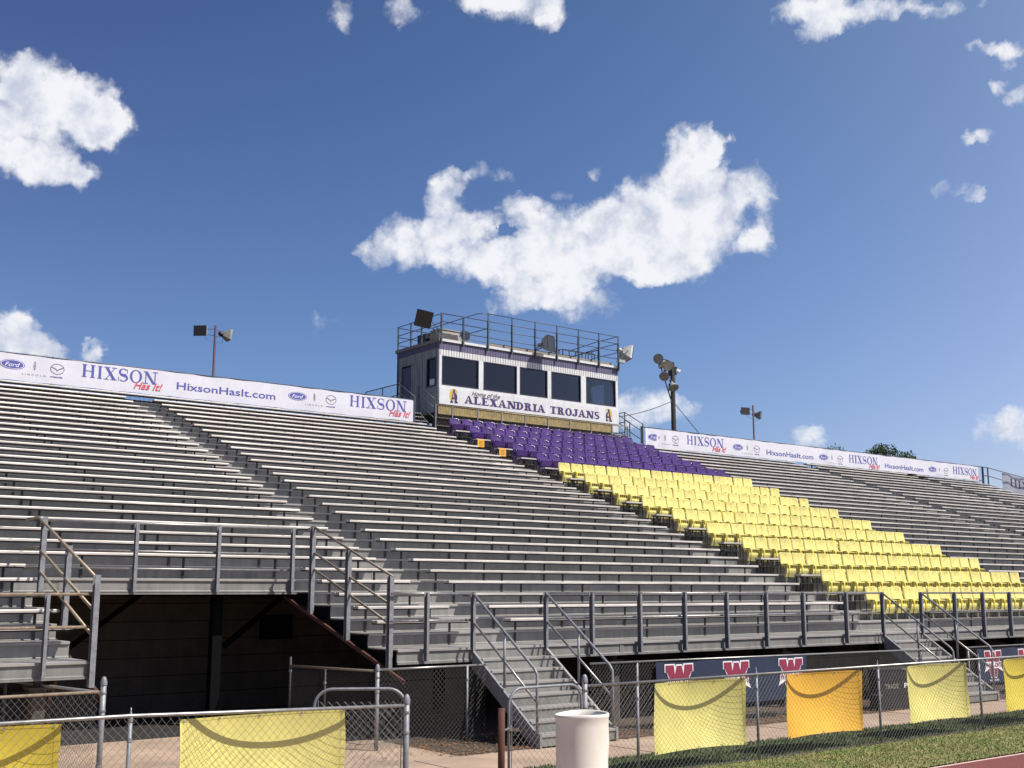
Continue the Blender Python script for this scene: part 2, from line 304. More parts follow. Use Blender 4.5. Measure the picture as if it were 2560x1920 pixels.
def glyph(c, T, t):
    s = t; e = T*.45
    def st(x, z0=0, z1=1, w=T): return R4(x, z0, x+w, z1)
    def sf(x, w, z): return R4(x-e, z, x+w+e, z+s)
    if c == 'I': return .5+T*0, [st(.25-T/2+.02), sf(.25-T/2+.02, T, 0), sf(.25-T/2+.02, T, 1-s)]
    if c == 'H': return .95, [st(.1), st(.85-T), R4(.1+T, .5-s/2, .85-T, .5+s/2)]+[sf(x, T, z) for x in (.1, .85-T) for z in (0, 1-s)]
    if c == 'X': return .92, [[(.06, 1), (.06+T*1.25, 1), (.86, 0), (.86-T*1.25, 0)], [(.8, 1), (.8-t*1.2, 1), (.1, 0), (.1+t*1.2, 0)], R4(0, 1-s, .42, 1), R4(.55, 1-s, .92, 1), R4(0, 0, .36, s), R4(.48, 0, .92, s)]
    if c == 'O': return .95, ring(.46, .5, .44, .53, .44-T, .53-t, 0, 360, 28)
    if c == 'S':
        pts = ring(.4, .74, .33, .28, .33-T*.85, .28-t, 40, 250, 14)+ring(.4, .27, .35, .29, .35-T*.85, .29-t, -140, 70, 14)
        return .8, pts+[[(.12, .66), (.30, .80-.22), (.70, .40), (.52, .33)], R4(.66, .68, .70, 1), R4(.05, 0, .09, .32), [(.1, .62), (.25, .42), (.72, .3), (.6, .58)]]
    if c == 'N': return .98, [st(.14, w=t*1.2), st(.80, w=t*1.2), [(.06, 1), (.06+T*1.3, 1), (.80+t*1.2, 0), (.80+t*1.2-T*1.1, 0)], R4(0, 1-s, .3, 1), R4(0, 0, .36, s), R4(.66, 1-s, 1.04, 1)]
    if c == 'A': return .96, [[(.40, 1), (.56, 1), (.90, 0), (.90-T*1.15, 0)], [(.40, 1), (.48, 1), (.20, 0), (.20-t*1.3, 0)], R4(.26, .28, .68, .28+s), R4(0, 0, .36, s), R4(.54, 0, .98, s)]
    if c == 'L': return .82, [st(.1), sf(.1, T, 0), sf(.1, T, 1-s), R4(.1, 0, .76, s), R4(.69, 0, .76, .34)]
    if c == 'E': return .84, [st(.1), sf(.1, T, 0), sf(.1, T, 1-s), R4(.1, 0, .78, s), R4(.1, 1-s, .76, 1), R4(.71, 0, .78, .3), R4(.69, .72, .76, 1), R4(.1, .5-s/2, .56, .5+s/2), R4(.51, .36, .57, .64)]
    if c == 'D': return .92, [st(.1), sf(.1, T, 0), sf(.1, T, 1-s)]+ring(.38, .5, .48, .5, .48-T, .5-t, -90, 90, 16)+[R4(.1, 0, .4, t), R4(.1, 1-t, .4, 1)]
    if c == 'R': return .92, [st(.1), sf(.1, T, 0), sf(.1, T, 1-s)]+ring(.42, .75, .33, .25, .33-T, .25-t, -90, 90, 12)+[R4(.1, .5, .44, .5+t), R4(.1, 1-t, .44, 1), [(.4, .52), (.4+T, .52), (.84, 0), (.84-T, 0)], R4(.6, 0, .92, s)]
    if c == 'T': return .86, [st(.42-T/2), sf(.42-T/2, T, 0), R4(.02, 1-s, .82, 1), R4(.02, .68, .08, 1), R4(.76, .68, .82, 1)]
    if c == 'J': return .66, [st(.3, .25, 1), sf(.3, T, 1-s)]+ring(.22, .25, .08+T, .25, .08, .25-t, 180, 360, 12)+ring(.09, .26, .1, .1, .02, .02, 0, 360, 10)
    return .45, []
def slab(mb, text, x0, x1, z0, z1, y, T=.24, t=.11, gap=.07, th=.004):
    W = 0; gl = []
    for c in text:
        w, g = glyph(c, T, t); gl.append((W, g)); W += w+gap
    W -= gap; sx = (x1-x0)/W; k = 0
    for off, g in gl:
        for p in g: flat(mb, [(px+off, pz) for px, pz in p], x0, z0, sx, z1-z0, y, th, k % 12); k += 1
def btext(mb, text, x0, x1, z0, z1, y, shear=0, bold=0, th=.004, spacing=1, full=False):
    cu = bpy.data.curves.new('t', 'FONT'); cu.body = text; cu.shear = shear; cu.offset = bold; cu.size = 1; cu.resolution_u = 3; cu.space_character = spacing
    ob = bpy.data.objects.new('t', cu); COL.objects.link(ob)
    dg = bpy.context.evaluated_depsgraph_get(); me = bpy.data.meshes.new_from_object(ob.evaluated_get(dg))
    vs = [v.co.copy() for v in me.vertices]; fs = [tuple(p.vertices) for p in me.polygons]
    COL.objects.unlink(ob); bpy.data.objects.remove(ob); bpy.data.curves.remove(cu); bpy.data.meshes.remove(me)
    if not vs: return
    ax, bx = min(v.x for v in vs), max(v.x for v in vs); az_, bz = (min(v.y for v in vs), max(v.y for v in vs)) if full else (0, .72)
    i = len(mb.v)
    for v in vs: mb.v.append((x0+(v.x-ax)/(bx-ax)*(x1-x0), y-th, z0+(v.y-az_)/(bz-az_)*(z1-z0)))
    mb.f += [tuple(i+q for q in f) for f in fs]
# ------------------------------------------------------------------ stand dimensions
RUN, RISE, RY0, DZ = .6604, .2298, 17.42, 1.475
RY = lambda k: RY0+RUN*k
TZ = lambda k: DZ+RISE*k
XS, XE, NR = -3.0, 64.0, 30
TL, TR = 5.42, 10.38            # tunnel mouth
FY = 16.49
# ------------------------------------------------------------------ setting
def sheet(name, rects, z, material, kind='structure'):
    m = MB()
    for x0, x1, y0, y1 in rects: m.quad((x0, y0, z), (x1, y0, z), (x1, y1, z), (x0, y1, z))
    return tag(m.build(name, material), kind=kind)
sheet('ground', [(-900, 900, -900, 900)], -.03, 'dirt')
sheet('path', [(-40, 10.4, 8.5, 19.5), (10.4, 90, 13.16, 14.76)], -.004, 'concrete')
m = MB()
for x in (-3, 1.2, 5.6, 9.6, 13.0, 17.0, 21, 25): m.box(x, x+.012, 13.2 if x > 10.4 else 11.0, 14.74, -.003, .001)
tag(m.build('path_joints', 'dirt'), kind='structure')
def cracks():
    rnd = random.Random(11); m = MB()
    for _ in range(14):
        x, y, a = rnd.uniform(1, 24), rnd.uniform(13.2, 14.6), rnd.random()*6.28
        for _k in range(9):
            nx_, ny_ = x+math.cos(a)*.14, y+math.sin(a)*.14
            if not 13.17 < ny_ < 14.74: break
            w = .004; m.quad((x-math.sin(a)*w, y+math.cos(a)*w, -.0025), (x+math.sin(a)*w, y-math.cos(a)*w, -.0025), (nx_+math.sin(a)*w*.7, ny_-math.cos(a)*w*.7, -.0025), (nx_-math.sin(a)*w*.7, ny_+math.cos(a)*w*.7, -.0025)); x, y = nx_, ny_; a += rnd.uniform(-.6, .6)
    tag(m.build('path_cracks', 'dirt'), kind='structure')
cracks()
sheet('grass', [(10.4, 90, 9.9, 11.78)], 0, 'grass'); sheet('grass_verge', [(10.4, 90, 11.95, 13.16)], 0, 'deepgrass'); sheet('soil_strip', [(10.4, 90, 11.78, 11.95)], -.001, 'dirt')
sheet('tunnel_floor', [(-3, 10.4, 19.5, 23.5)], -.003, 'floor')  # sheet carries the painted shade from the shadow edge inward
sheet('mulch_strip', [(10.4, 90, 14.76, 16.6)], -.002, 'dirt')
sheet('running_track', [(-80, 120, -14, 9.78)], -.006, 'track')
sheet('track_line', [(10.2, 120, 9.78, 9.84)], -.003, 'trackline')
sheet('infield', [(-80, 120, -120, -14)], -.005, 'grass')
def blades():
    rnd = random.Random(3)
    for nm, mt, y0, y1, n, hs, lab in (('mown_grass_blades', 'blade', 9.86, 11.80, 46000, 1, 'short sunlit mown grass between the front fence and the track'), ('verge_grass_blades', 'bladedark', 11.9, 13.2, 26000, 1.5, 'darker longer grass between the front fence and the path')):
        m = MB()
        for _ in range(n):
            x = 10.4+rnd.random()**1.2*17; y = y0+rnd.random()*(y1-y0); h = (.010+.022*rnd.random())*hs; a = rnd.random()*6.28; w = .005+.006*rnd.random()
            dx, dy = math.cos(a)*w, math.sin(a)*w; lx, ly = (rnd.random()-.5)*.04, (rnd.random()-.5)*.04
            i = len(m.v); m.v += [(x-dx, y-dy, 0), (x+dx, y+dy, 0), (x+lx, y+ly, h)]; m.f.append((i, i+1, i+2))
        tag(m.build(nm, mt), label=lab, cat='grass', kind='stuff')
    m = MB()
    for _ in range(9000):
        x = 10.2+rnd.random()*18; y = 14.7+rnd.random()**1.5*1.9; s = .012+.02*rnd.random(); a = rnd.random()*6.28; z = .004+rnd.random()*.03
        c, d = math.cos(a)*s, math.sin(a)*s; m.quad((x-c, y-d, z), (x+d*.5, y-c*.5, z+.01*rnd.random()), (x+c, y+d, z+.012*rnd.random()), (x-d*.5, y+c*.5, z))
    for _ in range(1200):
        x = -2+rnd.random()*13; y = 14.9+rnd.random()*1.2; s = .012+.02*rnd.random(); a = rnd.random()*6.28
        c, d = math.cos(a)*s, math.sin(a)*s; m.quad((x-c, y-d, .004), (x+d*.5, y-c*.5, .01), (x+c, y+d, .012), (x-d*.5, y+c*.5, .005))
    tag(m.build('dead_leaves', 'leafm'), label='brown dead leaves drifted under the stand edge', cat='leaves', kind='stuff')
blades()
# ------------------------------------------------------------------ grandstand
def grandstand():
    g = thing('grandstand', (0, 20, 0), 'grey metal grandstand of thirty stepped rows with a dark tunnel through it', 'grandstand')
    def spans(k, tread):
        cut = k <= 4 if tread else k <= 3
        return [(XS, TL), (TR, XE)] if cut else [(XS, XE)]
    for k in range(NR+1):
        m = MB()
        y0 = (FY-.03 if k == 0 else RY(k-1)-.03); y1 = RY(k) if k < NR else 37.42; z = TZ(k)
        for a, b in spans(k, True):
            m.prism([(y0, z-.038), (y0, z-.004), (y0+.006, z), (y1-.002, z), (y1-.002, z-.02), (y0+.012, z-.02), (y0+.012, z-.038)], a, b)
        m.build('tread', 'tread', g)
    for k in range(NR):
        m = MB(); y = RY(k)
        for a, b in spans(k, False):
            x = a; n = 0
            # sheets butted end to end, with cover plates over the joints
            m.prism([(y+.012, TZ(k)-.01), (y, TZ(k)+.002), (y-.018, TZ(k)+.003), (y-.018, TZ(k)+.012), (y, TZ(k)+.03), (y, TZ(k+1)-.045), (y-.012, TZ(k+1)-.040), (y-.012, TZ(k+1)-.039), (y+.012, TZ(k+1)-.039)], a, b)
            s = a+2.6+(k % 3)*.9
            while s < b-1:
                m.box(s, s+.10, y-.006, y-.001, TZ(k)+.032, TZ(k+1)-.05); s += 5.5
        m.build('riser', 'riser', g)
    m = MB()
    for a, b in ((XS, TL), (TR, XE)):
        m.prism([(FY+.02, 1.26), (FY-.02, 1.26), (FY-.02, 1.272), (FY, 1.285), (FY, 1.42), (FY-.012, 1.435), (FY+.02, 1.435)], a, b)
        m.prism([(FY-.025, 1.235), (FY+.09, 1.235), (FY+.09, 1.258), (FY-.025, 1.258)], a, b)
        s = a+1.5
    for s in (1.0, 15.3, 20.7, 26.2, 31.5): m.box(s, s+.10, FY-.012, FY-.003, 1.27, 1.43)
    m.build('fascia', 'riser', g)
    MB().prism([(RY(4)-.03, 2.352), (RY(4)+.14, 2.352), (RY(4)+.14, 2.385), (RY(4)-.03, 2.385)], TL-.02, TR+.02).build('tunnel_lintel', 'riser', g)
    # closing plates at the ragged tread ends beside the tunnel
    for sx in (TL, TR):
        m = MB(); dx = .02 if sx == TR else -.02; a, b = sorted((sx-dx, sx-dx*.2))
        for k in range(5):
            y0 = FY if k == 0 else RY(k-1); m.box(a, b, y0+.01, RY(k)-.01, TZ(k)-.24, TZ(k)-.04)
        m.build('end_plate', 'darkcol', g)
        MB().bar((sx-dx*4.2, 20.35, 2.30), (sx-dx*4.2, 16.12, .98), .045, .06).build('raker_beam', 'rust', g)
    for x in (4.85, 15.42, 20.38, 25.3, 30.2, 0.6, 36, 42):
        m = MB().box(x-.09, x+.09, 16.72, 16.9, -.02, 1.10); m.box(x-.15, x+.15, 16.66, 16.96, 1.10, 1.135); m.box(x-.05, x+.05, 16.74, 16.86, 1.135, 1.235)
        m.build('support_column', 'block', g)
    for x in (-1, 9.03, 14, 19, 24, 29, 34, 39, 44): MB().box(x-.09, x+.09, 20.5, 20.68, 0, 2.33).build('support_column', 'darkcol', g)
    for x in range(-2, 64, 4):
        if not 3 < x < 12: MB().bar((x, 16.9, 1.12), (x, 38.5, 8.15), .12, .3).build('sloping_beam', 'darkcol', g)
    MB().box(XS, XE, 37.40, 37.43, TZ(30)-.2, TZ(30)+.19).build('toe_board', 'darkcol', g)
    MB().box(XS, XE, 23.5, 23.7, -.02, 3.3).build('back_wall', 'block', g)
    MB().box(11.30, 12.06, 23.44, 23.495, 1.38, 1.90).build('dark_vent', 'darkcol', g); MB().box(5.9, 6.9, 23.4, 23.495, .55, .62).build('wall_ledge', 'darkcol', g)
    for a_, b_ in (((5.6, 23.3, .1), (8.8, 22.9, 2.6)), ((12.2, 23.2, 2.7), (9.3, 20.8, 1.4)), ((6.2, 21.4, 2.55), (9.8, 21.4, 2.55))): MB().bar(a_, b_, .07, .09).build('cross_brace', 'darkcol', g)
    MB().tube([(5.5, 23.3, 2.3), (12.5, 23.3, 2.25)], .04, 8).build('wall_pipe', 'block', g, True)
    for q in range(9): MB().box(XS, XE, 23.494, 23.4985, .35+.36*q, .362+.36*q).build('mortar_line', 'darkcol', g)
    m = MB()
    m.prism([(17.1, .1), (17.9, .1), (17.9, .75), (17.5, 1.2), (17.1, .7)], 4.98, 5.02); m.prism([(17.2, 1.22), (17.9, 1.22), (17.7, .8), (17.55, .8)], 5.2, 5.24)
    m.build('gusset_plate', 'rust', g)
    return g
grandstand()
# ------------------------------------------------------------------ rails
def cpost(x, y, z0, z1, w=.05, d=.085, parent=None, material='steel', face='x'):
    m = MB(); t = .007
    m.box(x-w/2, x+w/2, y-d/2, y-d/2+t, z0, z1); m.box(x+w/2-t, x+w/2, y-d/2+t, y+d/2-t, z0, z1-.002); m.box(x-w/2, x+w/2, y+d/2-t, y+d/2, z0, z1)
    return m.build('post', material, parent)
def rail(pts, r, parent, material='pipe', name='rail', n=8): return MB().tube(pts, r, n).build(name, material, parent, True)
def guard(label, xa, xb, posts, material='pipe', y=16.44):
    g = thing('guard_rail', ((xa+xb)/2, y, 1.3), label, 'railing')
    for x in posts: cpost(x, y-.04, 1.275, 2.395, .045, .10, g)
    for z in (2.375, 1.93): rail([(xa, y+.062, z), (xb, y+.062, z)], .021, g, material)
    return g
guard('front deck railing with tarnished pipes left of the tunnel mouth', XS, 5.40, (-1.0, .95, 2.9, 4.78), 'brownpipe')
guard('short front deck railing between the tunnel stair and the nearer steps', 10.26, 11.86, (10.89,))
guard('long front deck railing between the two flights of steps', 13.53, 23.56, (14.54, 15.76, 16.98, 18.2, 19.42, 20.63, 22.13))
guard('front deck railing right of the farther steps', 25.17, 63.4, [26.47+1.27*i for i in range(29)])
# tunnel railings
g = thing('tunnel_railing', (7.9, 20.0, 2.4), 'galvanised railing standing on the deck edge above the dark tunnel', 'railing')
for x in (7.25, 8.76, 10.24): cpost(x, RY(4)-.06, 2.39, 3.59, .055, .09, g)
for z, r in ((3.57, .022), (3.09, .02), (2.79, .018)): rail([(TL+.3, RY(4)-.005, z), (TR-.05, RY(4)-.005, z)], r, g)
def slope_rail(x, label, posts, rails, material, bend):
    g = thing('stair_railing', (x, 16.7, 1.3), label, 'railing')
    for y, z0, z1 in posts: cpost(x, y, z0, z1, .075, .10, g)
    for (ya, za, yb, zb) in rails: rail([(x+bend*1.6, ya+.35, za-.02), (x+bend*.25, ya+.12, za), (x+bend*.25, ya, za), (x+bend*.25, yb, zb)], .023, g, material)
    return g
slope_rail(10.3, 'sloping grey railing down the right edge of the tunnel mouth', [(16.60, 1.17, 2.66), (18.0, 1.56, 3.12), (19.33, 2.0, 3.57)], [(19.3, 3.57, 16.55, 2.65), (19.25, 3.09, 16.6, 2.19), (19.23, 2.79, 16.6, 1.88)], 'bronzepipe', .05)
slope_rail(5.44, 'sloping railing with brown tarnished pipes down the left edge of the tunnel mouth', [(16.45, 1.12, 2.64), (17.78, 1.85, 3.08), (19.1, 2.40, 3.56)], [(19.36, 3.57, 16.5, 2.62), (19.28, 3.09, 16.5, 2.17), (19.29, 2.78, 16.5, 1.83)], 'brownpipe', -.07)
# ------------------------------------------------------------------ front steps
def steps(x0, x1, label, rails=True):
    g = thing('access_stair', ((x0+x1)/2, 15.6, 0), label, 'stairs')
    for x in (x0, x1):
        m = MB(); a, b = (x-.045, x) if x == x0 else (x, x+.045)
        m.prism([(16.45, 1.43), (14.72, .22), (14.62, .22), (14.62, 0), (14.78, 0), (16.45, 1.14)], a, b); m.build('stringer', 'steel' if x == x0 else 'tread', g)
    for i in range(7):
        z = 1.475-.1815*(i+1); y = 16.46-.262*(i+1)
        m = MB(); m.prism([(y, z-.04), (y, z-.004), (y+.006, z), (y+.275, z), (y+.275, z-.02), (y+.012, z-.02), (y+.012, z-.04)], x0+.001, x1-.001); m.build('step_tread', 'tread', g)
    for i in range(8):
        zt = 1.475-.1815*i-.04; y = 16.46-.262*i+.02; zb = max(0, 1.475-.1815*(i+1))
        MB().box(x0+.001, x1-.001, y, y+.008, zb, zt).build('step_riser', 'riser', g)
    for s, x in ((-1, x0-.02), (1, x1+.02)):
        r = thing('handrail', (x, 15.6, 0), None, None); del_keys(r); r.parent = g; r.location = Vector((x, 15.6, 0))-g.location
        cpost(x, 16.46, 1.40, 2.40, .05, .085, r, 'steel')
        rail([(x, 15.57, .86), (x, 15.57, 1.74)], .022, r, 'steel', 'post'); 
        rail([(x, 16.44, 2.37), (x, 14.78, 1.20), (x, 14.72, 1.12), (x, 14.72, .22)], .023, r, 'steel')
        rail([(x, 16.42, 1.88), (x, 14.74, .70)], .02, r, 'pipe')
    return g
def del_keys(o):
    for k in list(o.keys()): del o[k]
steps(11.9, 13.47, 'nearer flight of grey metal steps up to the deck, behind the white barrel')
steps(23.6, 25.11, 'farther flight of grey metal steps, partly hidden by yellow cloth on the fence')
# ------------------------------------------------------------------ chain link fences
def fence(label, pts, posts, z1, wmesh=.09, r=.0028, topr=.019, postr=.021, z0=.02, caps=True, material='pipe', pm='steel', name='chain_link_fence', spikes=True):
    c = pts[len(pts)//2]; g = thing(name, (c[0], c[1], 0), label, 'fence')
    m = MB()
    for a, b in zip(pts, pts[1:]): chain(m, a, b, z0, (a[2] if len(a) > 2 else z1)-.02, wmesh, r, spikes, (b[2] if len(b) > 2 else z1)-.02)
    m.build('mesh_panel', 'wire', g)
    rail([(p[0], p[1], p[2] if len(p) > 2 else z1) for p in pts], topr, g, material, 'top_rail', 10)
    for (x, y, zt) in posts:
        p = MB().tube([(x, y+.01, -.05), (x, y+.01, zt)], postr, 10).build('post', pm, g, True)
        if caps: MB().lathe((x, y+.01, zt-.01), [(postr+.006, -.05), (postr+.007, 0), (postr*.7, .03), (.008, .05), (.006, .085), (0, .088)], 10).build('post_cap', 'pipe', p, True)
        MB().lathe((x, y+.01, zt-.25), [(postr+.005, 0), (postr+.006, .03), (postr+.005, .04)], 10).build('clamp_band', 'steel', p, True)
    return g
FR = 11.70
fence('nearest chain link fence at left, draped with yellow cloth', [(-3, 11.85, 1.23), (4.27, 11.68, 1.215), (5.2, 11.62, 1.195), (7.38, 11.50, 1.15)], [(-.6, 11.8, 1.21), (1.9, 11.75, 1.20), (4.28, 11.68, 1.215)], 1.2)
fence('long chain link fence along the grass, hung with pale yellow and orange cloth', [(10.2, FR, 1.215), (24.0, FR+.22, 1.225), (60, FR+.6, 1.225)], [(11.2, FR+.02, 1.235), (13.66, FR+.06, 1.235), (16.7, FR+.1, 1.235), (19.8, FR+.16, 1.235), (22.9, FR+.2, 1.235), (26, FR+.24, 1.235), (29, FR+.27, 1.235)], 1.22, wmesh=.085)
for o in bpy.data.objects:
    if o.name.startswith('chain_link_fence') and o.type == 'EMPTY': pass
def big_post(x, y, z, r, label, mt='steel', parent=None):
    p = MB().tube([(x, y, -.05), (x, y, z)], r, 12).build('fence_end_post', mt, None, True)
    MB().lathe((x, y, z-.02), [(r+.006, -.03), (r+.008, 0), (r+.004, .02), (r*.95, .045), (r*.6, .07), (0, .08)], 12).build('post_cap', 'steel', p, True)
    m = MB()
    for zz in (.25, z-.38, z-.16): m.lathe((x, y, zz), [(r+.004, 0), (r+.006, .005), (r+.006, .028), (r+.004, .033)], 12)
    m.build('clamp_band', 'pipe', p, True)
    return tag(p, label, 'post')
big_post(10.2, 11.66, 1.31, .036, 'thick grey gate post with a domed cap beside the white barrel')
big_post(7.38, 11.50, 1.22, .034, 'grey end post carrying the arched pipe at the gate opening')
big_post(5.16, 15.1, 1.30, .036, 'grey domed post at the tunnel mouth behind the left fence')
def gate(xa, ya, xb, yb, z, label, za=.06, rr=.2, zb=None):
    g = thing('chain_link_gate', ((xa+xb)/2, (ya+yb)/2, 0), label, 'gate'); d = Vector((xb-xa, yb-ya, 0)); Ln = d.length; d.normalize(); A = Vector((xa, ya, 0))
    pts = [A+Vector((0, 0, za))]
    for q in range(7):
        t = math.pi/2*q/6; pts.append(A+d*(rr-rr*math.cos(t))+Vector((0, 0, z-rr+rr*math.sin(t))))
    for q in range(7):
        t = math.pi/2*q/6; pts.append(A+d*(Ln-rr+rr*math.sin(t))+Vector((0, 0, z-rr+rr*math.cos(t))))
    pts.append(A+d*Ln+Vector((0, 0, zb if zb is not None else za)))
    rail(pts, .0175, g, 'steel', 'frame', 10)
    m = MB(); chain(m, (xa+d.x*.07, ya+d.y*.07), (xb-d.x*.07, yb-d.y*.07), za+.06, z-.14, .09, .003, False)
    m.build('mesh_panel', 'wire', g)
    m = MB(); 
    for t in (.045, Ln-.045): p = A+d*t; m.tube([p+Vector((0, 0, za+.05)), p+Vector((0, 0, z-.12))], .006, 6)
    m.build('tension_bar', 'steel', g)
    return g
gate(6.50, 12.05, 7.38, 11.52, 1.335, 'arched pipe gate panel standing behind the end of the left fence', zb=1.1)
gate(8.92, 11.60, 10.14, 11.66, 1.25, 'half open gate leaf with rounded pipe frame beside the rusty post', za=-.0)
p = MB().tube([(8.70, 11.46, -.05), (8.70, 11.46, 1.045)], .042, 12).build('rusty_post', 'rust', None, True); tag(p, 'short rusty brown pipe post at the gate opening', 'post')
m = MB().tube([(8.74, 11.48, .78), (8.93, 11.59, .79)], .012, 6); m.lathe((8.93, 11.595, .755), [(.03, 0), (.032, .05), (.03, .07)], 10); m.build('latch', 'pipe', p)
BY = 15.4
fence('back chain link fence in front of the deck, between tunnel and nearer steps', [(9.72, 16.0, 1.21), (11.82, 16.0, 1.21)], [(11.43, 15.98, 1.22)], 1.21, caps=False, wmesh=.08)
big_post(9.72, 16.0, 1.24, .033, 'weathered post where two back fences meet at the tunnel')
fence('long back chain link fence under the deck edge, carrying navy banners', [(13.6, BY, 1.19), (23.45, BY-.02, 1.14)], [(14.72, BY, 1.17), (17.4, BY, 1.16), (19.3, BY, 1.15), (23.4, BY, 1.15)], 1.17, caps=False, wmesh=.08)
fence('farthest back chain link fence beyond the second steps', [(25.2, BY, 1.13), (60, BY, 1.12)], [(25.3, BY, 1.12), (28.2, BY, 1.12), (31, BY, 1.12)], 1.12, caps=False, wmesh=.08)
fence('back chain link fence left of the tunnel post', [(-3, 15.25, 1.13), (5.12, 15.12, 1.17)], [(3.85, 15.2, 1.17), (1.2, 15.2, 1.15)], 1.17, caps=False, wmesh=.09, material='brownpipe')
fence('chain link fence, pipes darkened to paint in shade, running back into the tunnel', [(9.70, 16.05, 1.19), (9.38, 18.25, 1.17)], [(9.38, 18.25, 1.32), (9.55, 17.35, 1.17)], 1.17, caps=False, wmesh=.07, material='bronzepipe', pm='bracket')  # darker rail and posts paint in the shade of the tunnel
fence('chain link fence running back under the deck at left', [(5.12, 15.2, 1.16), (4.3, 20.5, 1.16)], [(4.75, 18.0, 1.16)], 1.16, caps=False, wmesh=.07)
# ------------------------------------------------------------------ cloths on the fence
def cloth(x0, x1, y, material, label, z0=.235, z1=1.175, G=.27, seed=0):
    m = MB(); nx, nz = 48, 28; rnd = random.Random(seed); ph = rnd.random()*6
    for j in range(nz+1):
        v = j/nz
        for i in range(nx+1):
            u = i/nx; su = math.sin(math.pi*u)**.8 if 0 < u < 1 else 0
            g = G*su*(.80+.9*v-1.45*v*v)+.006*math.sin(7*u+3*v+ph)*su
            sag = .012*math.sin(math.pi*u)
            m.v.append((x0+(x1-x0)*u+(.015*math.sin(5*v+ph) if u in (0, 1) else 0), y+.012+g, z1-(z1-z0)*v-(sag if v == 0 else 0)+.02*su*v))
    for j in range(nz):
        for i in range(nx):
            a = j*(nx+1)+i; m.f.append((a, a+1, a+nx+2, a+nx+1))
    o = tag(m.build('fence_banner', material, None, True), label, 'banner', 'cloth panels tied to the front fence')
    m = MB()
    for x, z in ((x0, z1), (x1, z1), (x0, z0), (x1, z0)): m.tube([(x, y+.015, z-.01), (x, y-.03, z+.02), (x+.01, y-.03, z+.05)], .004, 5)
    m.build('cable_tie', 'black', o)
    hm = MB(); V = o.data.vertices
    for j0, i0, dj, di in ((0, 0, 0, 1), (nz, 0, 0, 1), (0, 0, 1, 0), (0, nx, 1, 0)):
        cnt = nx if di else nz; off = 1 if (j0 == 0 and di) or (i0 == 0 and dj) else -1
        for q in range(cnt):
            A = V[(j0+dj*q)*(nx+1)+i0+di*q].co; B = V[(j0+dj*(q+1))*(nx+1)+i0+di*(q+1)].co
            k1 = (j0+dj*q+(off if di else 0))*(nx+1)+i0+di*q+(off if dj else 0); k2 = (j0+dj*(q+1)+(off if di else 0))*(nx+1)+i0+di*(q+1)+(off if dj else 0)
            C, D = V[k1].co, V[k2].co; e = Vector((0, -.0025, 0)); hm.quad(A+e, B+e, D+e, C+e)
    hm.build('hem', material, o)
    ey = MB()
    for u in (0, .25, .5, .75, 1):
        for jj in (0, nz):
            c = V[jj*(nx+1)+min(nx-1, max(1, int(u*nx)))].co; ey.lathe(c+Vector((0, -.004, -.018 if jj == 0 else .018)), [(.014, 0), (.012, .002), (.006, .001)], 10, (0, -1, 0))
    ey.build('eyelet', 'pipe', o)
    return o
cloth(1.78, 3.62, 11.74, 'cloth2', 'strong yellow cloth panel at the left edge of the fence', seed=1)
cloth(4.77, 6.66, 11.62, 'cloth', 'yellow cloth panel hung on the left fence, in front of the tunnel', z1=1.15, z0=.21, seed=2, G=.2)
cloth(11.54, 13.40, FR+.05, 'cloth', 'pale yellow cloth panel just right of the white barrel', seed=3)
cloth(14.37, 16.24, FR+.09, 'orange', 'orange cloth panel between two pale yellow ones', seed=4)
cloth(17.56, 19.36, FR+.13, 'cloth', 'pale yellow cloth panel hiding the foot of the farther steps', seed=5)
cloth(20.66, 22.5, FR+.18, 'cloth2', 'strong yellow cloth panel at the right end of the fence', seed=6)
# ------------------------------------------------------------------ navy sponsor banners
def W_logo(m1, m2, X, Z, w, h, y, full=True):
    """white-edged maroon W over lettering, ribbon and a two-legged base"""
    def P(mb, pts, grow=0, k=0):
        cx = sum(p[0] for p in pts)/len(pts); cz = sum(p[1] for p in pts)/len(pts)
        q = [((px-cx)*(1+grow)+cx, (pz-cz)*(1+grow)+cz) for px, pz in pts]; flat(mb, q, X, Z, w, h, y, .006 if mb is m2 else .003, k)
    parts = [[(.0, 1), (.32, 1), (.36, .70), (.10, .70), (.06, .80), (.0, .80)], [(.10, .74), (.36, .74), (.42, .58), (.16, .58)], [(.40, .98), (.60, .98), (.70, .60), (.30, .60)], [(.68, 1), (1, 1), (1, .80), (.94, .80), (.90, .70), (.64, .70)], [(.64, .74), (.90, .74), (.84, .58), (.58, .58)]]
    for k, p in enumerate(parts): P(m1, p, .14, k); P(m2, p, -.06, k)
    for k, p in enumerate([R4(.02, .36, .98, .60)]): P(m1, p, 0, 9)
    if full:
        for k, p in enumerate([[(.24, .30), (.46, .33), (.46, .02), (.34, .02)], [(.54, .33), (.76, .30), (.66, .02), (.54, .02)]]): P(m1, p, .16, k); P(m2, p, -.08, k)
        P(m1, [(-.06, .22), (.2, .34), (.8, .34), (1.06, .22), (1.0, .36), (.0, .36)], 0, 8)
